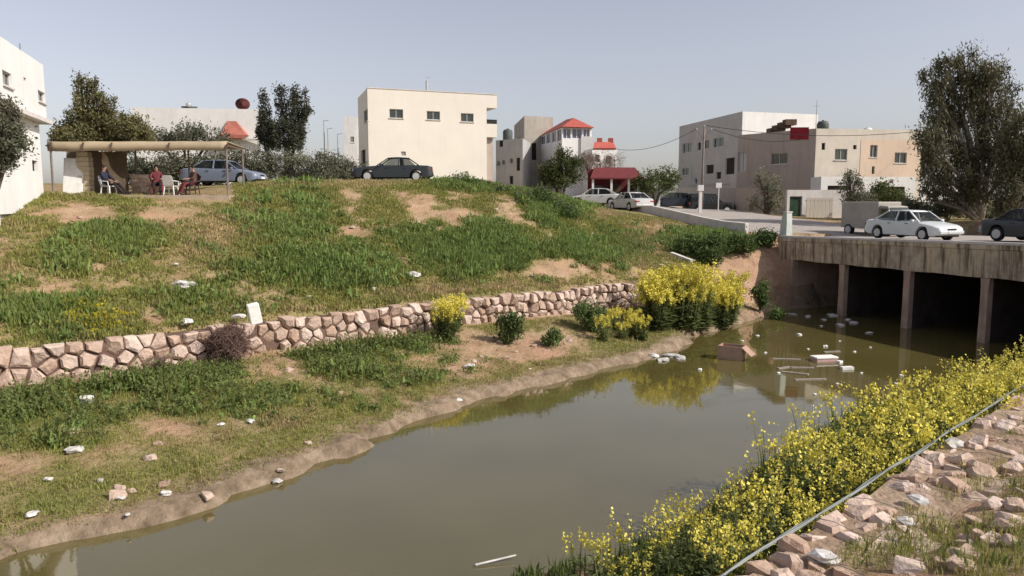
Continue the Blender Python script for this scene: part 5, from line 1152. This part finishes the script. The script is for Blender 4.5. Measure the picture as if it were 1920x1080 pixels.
# loose stones on the lower bank and slope
for i in range(46):
    px, py = random.choice([(random.uniform(0,700), random.uniform(800,960)), (random.uniform(500,1150), random.uniform(690,760)), (random.uniform(880,1080), random.uniform(630,680)), (random.uniform(80,1250), random.uniform(390,560))])
    p = ground_at(px, py)
    if p.z < .12: continue
    s_ = random.uniform(.08, .26); o = link('loose_stone', random.choice(STONES)); o.location = p+Vector((0,0,s_*.12)); o.scale = (s_*1.3, s_, s_*.7); o.rotation_euler = (random.uniform(-.3,.3), random.uniform(-.3,.3), random.uniform(0,6)); tag(o, 'loose tan stone lying on the bank', 'stone', 'loose stones on the banks')
# ------------------------------------------------------------------ grass and weeds
GM = leafmat('grass_blade', (0,0,0), (0,0,0), .4, vcol=True)
def blades(name, P, h, w, col, k, spread, lean=.45, mat=GM, seed=0, kind='stuff', label=None, cat=None):
    """k diamond blades per point; h, w per point; col per point"""
    rg = np.random.default_rng(seed); n = len(P)*k
    p = np.repeat(P, k, 0); p = p+np.c_[rg.normal(size=(n, 2))*np.repeat(np.broadcast_to(spread, len(P)), k)[:, None], np.zeros(n)]
    hh = np.repeat(h, k)*rg.uniform(.45, 1.15, n); ww = np.repeat(w, k)*rg.uniform(.6, 1.3, n)
    a = rg.uniform(0, 2*np.pi, n); l = np.abs(rg.normal(size=n))*lean
    d = np.c_[np.cos(a)*l, np.sin(a)*l, np.ones(n)]; d /= np.linalg.norm(d, axis=1)[:, None]
    b = rg.uniform(0, 2*np.pi, n); s = np.c_[np.cos(b), np.sin(b), np.zeros(n)]
    tip = p+d*hh[:, None]; tip[:, 2] -= (l*hh*.25); mid = p+d*hh[:, None]*.5
    V = np.stack([p-np.array([0,0,.02]), mid+s*ww[:, None]/2, tip, mid-s*ww[:, None]/2], 1).reshape(-1, 3)
    c = np.repeat(col, k, 0)*rg.uniform(.7, 1.3, n)[:, None]
    o = link(name, np_mesh(name, V, np.arange(4*n).reshape(n, 4), mat, np.repeat(c, 4, 0))); tag(o, label, cat, kind=kind); return o
def region(n, x0, x1, y0, y1, seed):
    rg = np.random.default_rng(seed); return rg.uniform(x0, x1, n), rg.uniform(y0, y1, n)
GREEN = np.array([.19,.215,.06]); DARK = np.array([.125,.18,.05]); DRY = np.array([.42,.325,.175]); YEL = np.array([.29,.27,.08]); LUSH = np.array([.155,.21,.058])
def visible(px, py): return (px > -60) & (px < 1980) & (py < 1120)
# slope above the left wall
x, y = region(420000, -34, 20, 17, 53, 1); dG = sdist(GL, x, y); m = (dG > .5); x, y = x[m], y[m]; z = H(x, y); px, py = proj(x, y, z); g, w = soil_density(x, y, z)
keep = visible(px, py) & (RNG.random(len(x)) < np.clip(g*1.0+.16+.35*w['d'], 0, 1)); keep &= ~((y > 34.6) & (px < 440) & (px > 60))
t, nn = road_tn(x, y); keep &= ~((nn > -.5) & (nn < 12))
x, y, z, g = x[keep], y[keep], z[keep], g[keep]; w = {k: v[keep] for k, v in w.items()}
far = np.argsort(-g+RNG.random(len(g))*.9)[:110000]; x, y, z, g = x[far], y[far], z[far], g[far]; w = {k: v[far] for k, v in w.items()}
nz = fbm(x*.5, y*.5, 90); n2 = fbm(x*1.7, y*1.7, 91)
col = GREEN[None]*(1-nz[:, None])+YEL[None]*nz[:, None]
dry = np.clip(w['d']*1.0+w['b']*.8+(n2-.52)*2.4-w['l']*.7, 0, 1)[:, None]; col = col*(1-dry)+DRY*dry
lu = np.clip(w['l']*.9, 0, 1)[:, None]; col = col*(1-lu)+LUSH*lu
hgt = .07+.26*np.clip(w['l'], 0, 1)*(.2+1.4*n2)+.22*n2*n2+.05*np.clip(g,0,1)+.1*np.clip(w['y'], 0, 1)
blades('grass', np.c_[x, y, z], hgt, .035+.05*hgt, col, 5, .09, .6, seed=2)
m = w['y'] > .35; m &= RNG.random(len(m)) < .35
blades('wild_flowers', np.c_[x[m], y[m], z[m]+hgt[m]*.7], np.full(m.sum(), .10), np.full(m.sum(), .08), np.tile(np.array([.50,.42,.03]), (m.sum(), 1)), 3, .1, 1.2, seed=3)
# broad leaved weeds in the lush patches of the slope
m = RNG.random(len(w['l'])) < .30*np.clip(w['l'], 0, 1)*sstep(.35, .62, n2)
hc_ = .15+.4*nz[m]; tag(link('weeds', leaf_mesh('weeds', np.c_[x[m], y[m], z[m]+hc_*.5], hc_*.55, 10, .15, LEAF['weed'], .5, -.5, (1.3,1.3,.7), 72)), kind='stuff')
blades('weeds', np.c_[x[m], y[m], z[m]], .22+.45*nz[m], np.full(m.sum(), .08), np.tile(DARK*1.2, (m.sum(), 1))*(.6+1.0*nz[m])[:, None], 10, .17, 1.0, seed=4)
# lower bank
x, y = region(330000, -26, 17, 8, 43, 5); dG = sdist(GL, x, y); dW = sdist(WL, x, y); m = (dG < -.05) & (dW > .12); x, y = x[m], y[m]; z = H(x, y); px, py = proj(x, y, z); g, w = soil_density(x, y, z); dG, dW = dG[m], dW[m]
keep = visible(px, py) & (RNG.random(len(x)) < np.clip(g*1.0+.03, 0, 1)); x, y, z, g, dG, dW = x[keep], y[keep], z[keep], g[keep], dG[keep], dW[keep]; w = {k: v[keep] for k, v in w.items()}
nz = fbm(x*.7, y*.7, 92); n2 = fbm(x*2.1, y*2.1, 93)
col = GREEN[None]*(1-nz[:, None])*1.25+YEL[None]*nz[:, None]*1.1
dry = np.clip((n2-.44)*2.2+(nz-.5)*1.2+w['d']*.6+w['b']*.5-.4*w['l'], 0, 1)[:, None]; col = col*(1-dry)+DRY*.9*dry
hgt = .04+.16*n2**2+.05*np.clip(w['l'], 0, 1)+.14*(RNG.random(len(x)) < .02)
blades('grass', np.c_[x, y, z], hgt, .014+.05*hgt, col, 6, .06, .7, seed=6)
m = RNG.random(len(w['l'])) < .17*sstep(.1, .9, w['l'])*sstep(.25, .6, n2+.25*(nz-.5))
wf = np.clip(1-np.abs(dG+1.15)/1.0, 0, 1)*(proj(x, y, z)[0] < 860)*sstep(.32, .5, fbm(x*.8, y*.8, 101)); m |= RNG.random(len(wf)) < .22*wf
P_ = np.c_[x[m], y[m], z[m]]; hl = .30*wf[m]+ .12+.75*np.clip(fbm(x[m]*1.1, y[m]*1.1, 99)*1.5-.25, 0, 1)*np.clip(w['l'][m], .3, 1)
blades('weeds', P_, hl*.9, .02+.04*hl, (LUSH[None]*(1-nz[m][:, None])+YEL[None]*nz[m][:, None]*.9)*(.6+.9*n2[m])[:, None]*(1-.25*wf[m])[:, None], 7, .14, 1.05, seed=7)
hc_ = np.clip(hl, .15, .8); tag(link('weeds', leaf_mesh('weeds', P_+np.c_[np.zeros((len(hc_), 2)), hc_*.45], hc_*.5, 16, .10, LEAF['weed'], .5, -.5, (1.1,1.1,.8), 71)), kind='stuff')
blades('weeds', P_[::2], hl[::2]*.8, np.full(len(hl[::2]), .085), np.tile(DARK*1.35, (len(hl[::2]), 1))*(.6+.9*n2[m][::2])[:, None], 8, .16, 1.4, seed=17)
# right bank
x, y = region(170000, -2, 24, 3, 26, 8); dR = -sdist(GR, x, y); m = dR > -.0; x, y, dR = x[m], y[m], dR[m]; z = H(x, y); px, py = proj(x, y, z)
n1 = fbm(x*.9, y*.9, 95); n2 = fbm(x*2.6, y*2.6, 96); dens = np.where(dR < 1.3, np.clip((n1-.45)*2.6, 0, .7), np.clip((n1-.38)*3.0+sstep(2.6, 4.2, dR)*1.2+sstep(10, 14, x), 0, 1))
keep = visible(px, py) & (px > 900) & (RNG.random(len(x)) < dens*.95); x, y, z, dR, n1, n2 = [q[keep] for q in (x, y, z, dR, n1, n2)]
col = GREEN[None]*1.25*(1-n1[:, None])+YEL[None]*n1[:, None]; dry = np.clip((n2-.48)*2.5, 0, .8)[:, None]; col = col*(1-dry)+DRY*dry
hgt = .05+.14*n2+.30*sstep(2.8, 5.0, dR)+.1*sstep(9, 13, x)
blades('grass', np.c_[x, y, z+np.where(dR < 1.3, .1, 0)], hgt, .008+.03*hgt, col, 6, .05, .6, seed=9)
m = (RNG.random(len(x)) < .10*sstep(2.6, 4.6, dR)+.02*(n1 > .55))
blades('weeds', np.c_[x[m], y[m], z[m]], .12+.18*n1[m]+.25*sstep(3.5,6,dR[m]), np.full(m.sum(), .022), np.tile(LUSH*.9, (m.sum(), 1))*(.7+.6*n2[m])[:, None], 12, .10, .6, seed=10)
# shelf behind the right wall's foot
x, y = region(40000, -6, 24, 5, 30, 11); dR = -sdist(GR, x, y); dV = -sdist(WR, x, y); m = (dR < -.1) & (dV > .35); x, y = x[m], y[m]; z = H(x, y); n2 = fbm(x*2, y*2, 97)
m = RNG.random(len(x)) < .7; blades('grass', np.c_[x, y, z][m], .18+.25*n2[m], np.full(m.sum(), .03), np.tile(LUSH*.75, (m.sum(), 1))*(.6+.8*n2[m])[:, None], 7, .07, .5, seed=12)

# ------------------------------------------------------------------ yellow flowering mustard plants
FM = leafmat('mustard_petal', (.60,.52,.05), (.74,.66,.16), .25); LM = leafmat('mustard_leaf', (.095,.135,.04), (.21,.235,.09), .4)
def mustard(i, hgt, wid, stems, flo=1.0):
    rg = np.random.default_rng(300+i); SV = []; P = []; A = []; FC = []
    for s in range(stems):
        a = rg.uniform(0, 6.28); r = wid*math.sqrt(rg.uniform(0, 1)); b = np.array([math.cos(a)*r*.35, math.sin(a)*r*.35, 0]); hh = hgt*rg.uniform(.65, 1.05); t = np.array([math.cos(a)*r, math.sin(a)*r, hh])
        pts = [b+(t-b)*q+np.array([0,0,.12*hh*math.sin(q*3.14)]) for q in np.linspace(0, 1, 5)]; SV.append(pts)
        for q in rg.uniform(.05, .9, 15): P.append(b+(t-b)*q+rg.normal(size=3)*.05); A.append(.24*(1.1-q))
        nb = int(rg.integers(1, 4))
        for k in range(nb):   # branching racemes
            c = t+rg.normal(size=3)*np.array([.10,.10,.09]) if k else t
            FC.append(c)
    tb = MB()
    for pts in SV: tb.tube(pts, [.012,.010,.008,.006,.004], 3, cap=False)
    P = np.array(P); n = len(P); d = rg.normal(size=(n, 3)); d[:, 2] = np.abs(d[:, 2])*.3-.1; d /= np.linalg.norm(d, axis=1)[:, None]; sd_ = np.cross(d, [0,0,1]); sd_ /= np.linalg.norm(sd_, axis=1)[:, None]
    L = np.array(A)[:, None]*rg.uniform(.7, 1.4, (n, 1)); W = L*.38
    LV = np.stack([P, P+d*L*.5+sd_*W/2, P+d*L, P+d*L*.5-sd_*W/2], 1).reshape(-1, 3); LF_ = np.arange(4*n).reshape(n, 4)
    sv = np.array(tb.v); V = np.concatenate([LV, sv]); F = np.concatenate([LF_, np.array(tb.f)+len(LV)]); v = np.concatenate([np.repeat(rg.uniform(0, 1, n), 4), np.full(len(sv), .8)])
    fol = np_mesh('foliage', V, F, LM, np.stack([v]*3, 1))
    C = np.array(FC); blo = leaf_mesh('blossoms', C, np.full(len(C), .055), int(10*flo), .045, FM, .85, 0, (1,1,1.5), 400+i)
    return fol, blo
MUS = [mustard(i, 1.3, .44, 14, .95) for i in range(5)]+[mustard(9, .95, .2, 5, .8)]+[mustard(20+i, 1.25, .5, 30, 2.0) for i in range(3)]
def plant(x, y, s_, label, group, v=None, rz=None):
    v = random.randrange(5) if v is None else v; z = Hs(x, y)
    e = empty('flowering_mustard', (x, y, z-.02), rz if rz is not None else random.uniform(0, 6.28), label, 'flowering plant', group); e.scale = (s_, s_, s_*random.uniform(.9, 1.1))
    link('foliage', MUS[v][0], e); link('blossoms', MUS[v][1], e); return e
GRL = arc(GR); L0_ = GRL[1]
def rowname(o_): return 'in the wire edge row' if o_ < .6 else 'in the middle rows' if o_ < 1.9 else 'in the waterside row'
def secname(k): return 'beside the open mud' if k < 4 else 'facing the open water' if k < 13 else 'near the bridge piers'
s = L0_-.1; cnt = 0
while s < L0_+22:
    p, d = along(GR, GRL, s); nn = Vector((-d.y, d.x, 0))
    for o_ in (.35, .95, 1.6, 2.2):
        k = (s-L0_)
        if o_ > 1.9 and (k < 0 or random.random() < .4): continue
        if k < .2 and o_ < 1.0 and random.random() < .5: continue
        q = p+nn*(o_+random.uniform(-.2,.2))+d*random.uniform(-.2,.2)
        if -float(sdist(WR, np.array([q.x]), np.array([q.y]))[0]) < .2: continue
        plant(q.x, q.y, random.uniform(.72,.98)*(.80 if k < .8 else 1.0)*(1.3 if k > 4 else 1.1 if k > 2 else 1), f'yellow mustard plant {rowname(o_)} by the right wall, {secname(k)}', f'mustard plants {rowname(o_)} {secname(k)}')
    s += .58
for px, py in ((1085,1085),(1120,1080),(1158,1090),(1240,1060),(1250,1030),(1290,1035)):
    q = PZ(px, py+40, .4); plant(q.x, q.y, .85, 'sparse yellow mustard stem rising from the near mud bank', 'lone mustard stems on the near mud', v=5)
for cx, cy, n, sp, s_, lab, grp in ((1255,606,20,62,1.75,'yellow mustard plant in the thick clump below the end of the gabion wall','clump at the end of the gabion wall'),(1372,606,10,32,1.35,'yellow mustard plant at the waterline before the earth ramp','clump before the earth ramp'),(838,628,5,24,1.05,'yellow mustard plant against the middle of the gabion wall','clump at the middle of the gabion wall'),(1165,626,6,50,.75,'small yellow mustard plant among the bank weeds','small mustard among the bank weeds')):
    for i in range(n):
        q = ground_at(cx+random.uniform(-1,1)*sp, cy+random.uniform(-10,16)); 
        if q.z < .05: q = q+Vector((-.5,.6,0))
        plant(q.x, q.y, s_*random.uniform(.8,1.12), lab, grp, v=random.choice((6,7,8)))
# green bushes against the left wall, on the ramp and a dead brush on the wall
def bush(name, lab, px, py, rx, ry, kind, clumps, per, size, crad, seed, aspect=.45, cat='bush'):
    p = ground_at(px, py+ry); Y = p.y; z = p.z; e = empty(name, (p.x, p.y, z-.03), 0, lab, cat); rg = np.random.default_rng(seed); Rx, Rz = rx/FPX*Y, ry/FPX*Y
    u = rg.normal(size=(clumps, 3)); u /= np.linalg.norm(u, axis=1)[:, None]; u *= rg.uniform(.3, 1, (clumps, 1)); C = u*np.array([Rx, Rx*.7, Rz])*.9+np.array([0, 0, Rz])
    tb = MB()
    for k in range(9): c = C[k % clumps]; tb.tube([(0,0,0), (c[0]*.4, c[1]*.4, c[2]*.6), tuple(c)], [.025,.018,.006], 5)
    tb.build('stems', MT['bark'], e); link('leaves', leaf_mesh('leaves', C, crad*rg.uniform(.6,1.3,clumps), per, size, LEAF[kind], aspect, seed=seed), e)
for a in [('bush','dark green leafy bush against the pale bank below the wall',955,612,30,34,'shrub',40,45,.13,.2,80),('bush','low dark green bush right of the bare tan bank',1035,632,24,18,'shrub',26,40,.12,.18,81),('bush','green leafy bush left of the yellow clump',1110,592,44,30,'shrub',50,45,.13,.22,82),
          ('bush','dark green bush at the foot of the earth ramp',1425,560,18,34,'shrub',34,45,.14,.22,83),('bush','low dark bush at the water corner by the abutment',1455,585,18,14,'shrub',20,40,.13,.2,84)]: bush(*a)
for i, (px, py, rx, ry, lab) in enumerate([(1290,458,36,20,'rank green weeds clump left of the earth ramp'),(1340,462,36,26,'tall green weeds clump on top of the earth ramp'),(1390,455,34,22,'yellow green weeds clump beside the parapet end'),(1435,448,26,16,'green weeds clump next to the bridge end post'),(1330,480,24,18,'dark green weeds spilling down beside the ramp')]):
    bush('weed_clump', lab, px, py, rx, ry, 'shrub', 46, 45, .2, .28, 90+i, .3, 'weeds')
bush('dead_bush', 'dry reddish brown dead bush hanging over the gabion wall', 432, 640, 46, 46, 'brush', 60, 60, .3, .2, 97, .05)
bush('dead_bush', 'small dry grey bush at the gabion wall foot', 300, 690, 26, 22, 'brush', 22, 40, .22, .16, 98, .05)

# rubble and pale stones strewn over the right bank
for i in range(120):
    q = PZ(random.uniform(1420,1920), random.uniform(800,1080), 2.3); dr = -float(sdist(GR, np.array([q.x]), np.array([q.y]))[0])
    if dr < 1.0 or dr > 5: continue
    s_ = random.uniform(.05,.2)*(1.3 if dr < 2 else .8); o = link('loose_stone', random.choice(STONES)); o.location = (q.x, q.y, Hs(q.x, q.y)+s_*.1); o.scale = (s_*1.4, s_, s_*.6); o.rotation_euler = (random.uniform(-.3,.3), random.uniform(-.3,.3), random.uniform(0,6)); tag(o, 'loose stone on the trodden dirt behind the right gabion wall', 'stone', 'loose stones behind the right wall')
for i, (px, py, sx, lab) in enumerate([(1545,1030,.26,'crumpled white bag among the stones of the right gabion wall'),(1790,822,.3,'white plaster rubble lump at the far end of the right wall'),(1720,925,.22,'pale grey rubble lump beside a grass tuft on the right wall'),(1700,965,.2,'white crumpled paper on the dirt behind the right wall')]):
    q = PZ(px, py, 2.25); o = link('rubble_lump', BAGS[i]); o.location = (q.x, q.y, max(Hs(q.x, q.y), 2.12)+.05); o.scale = (sx*1.3, sx, sx*.7); o.rotation_euler = (0,0,i); tag(o, lab, 'litter')
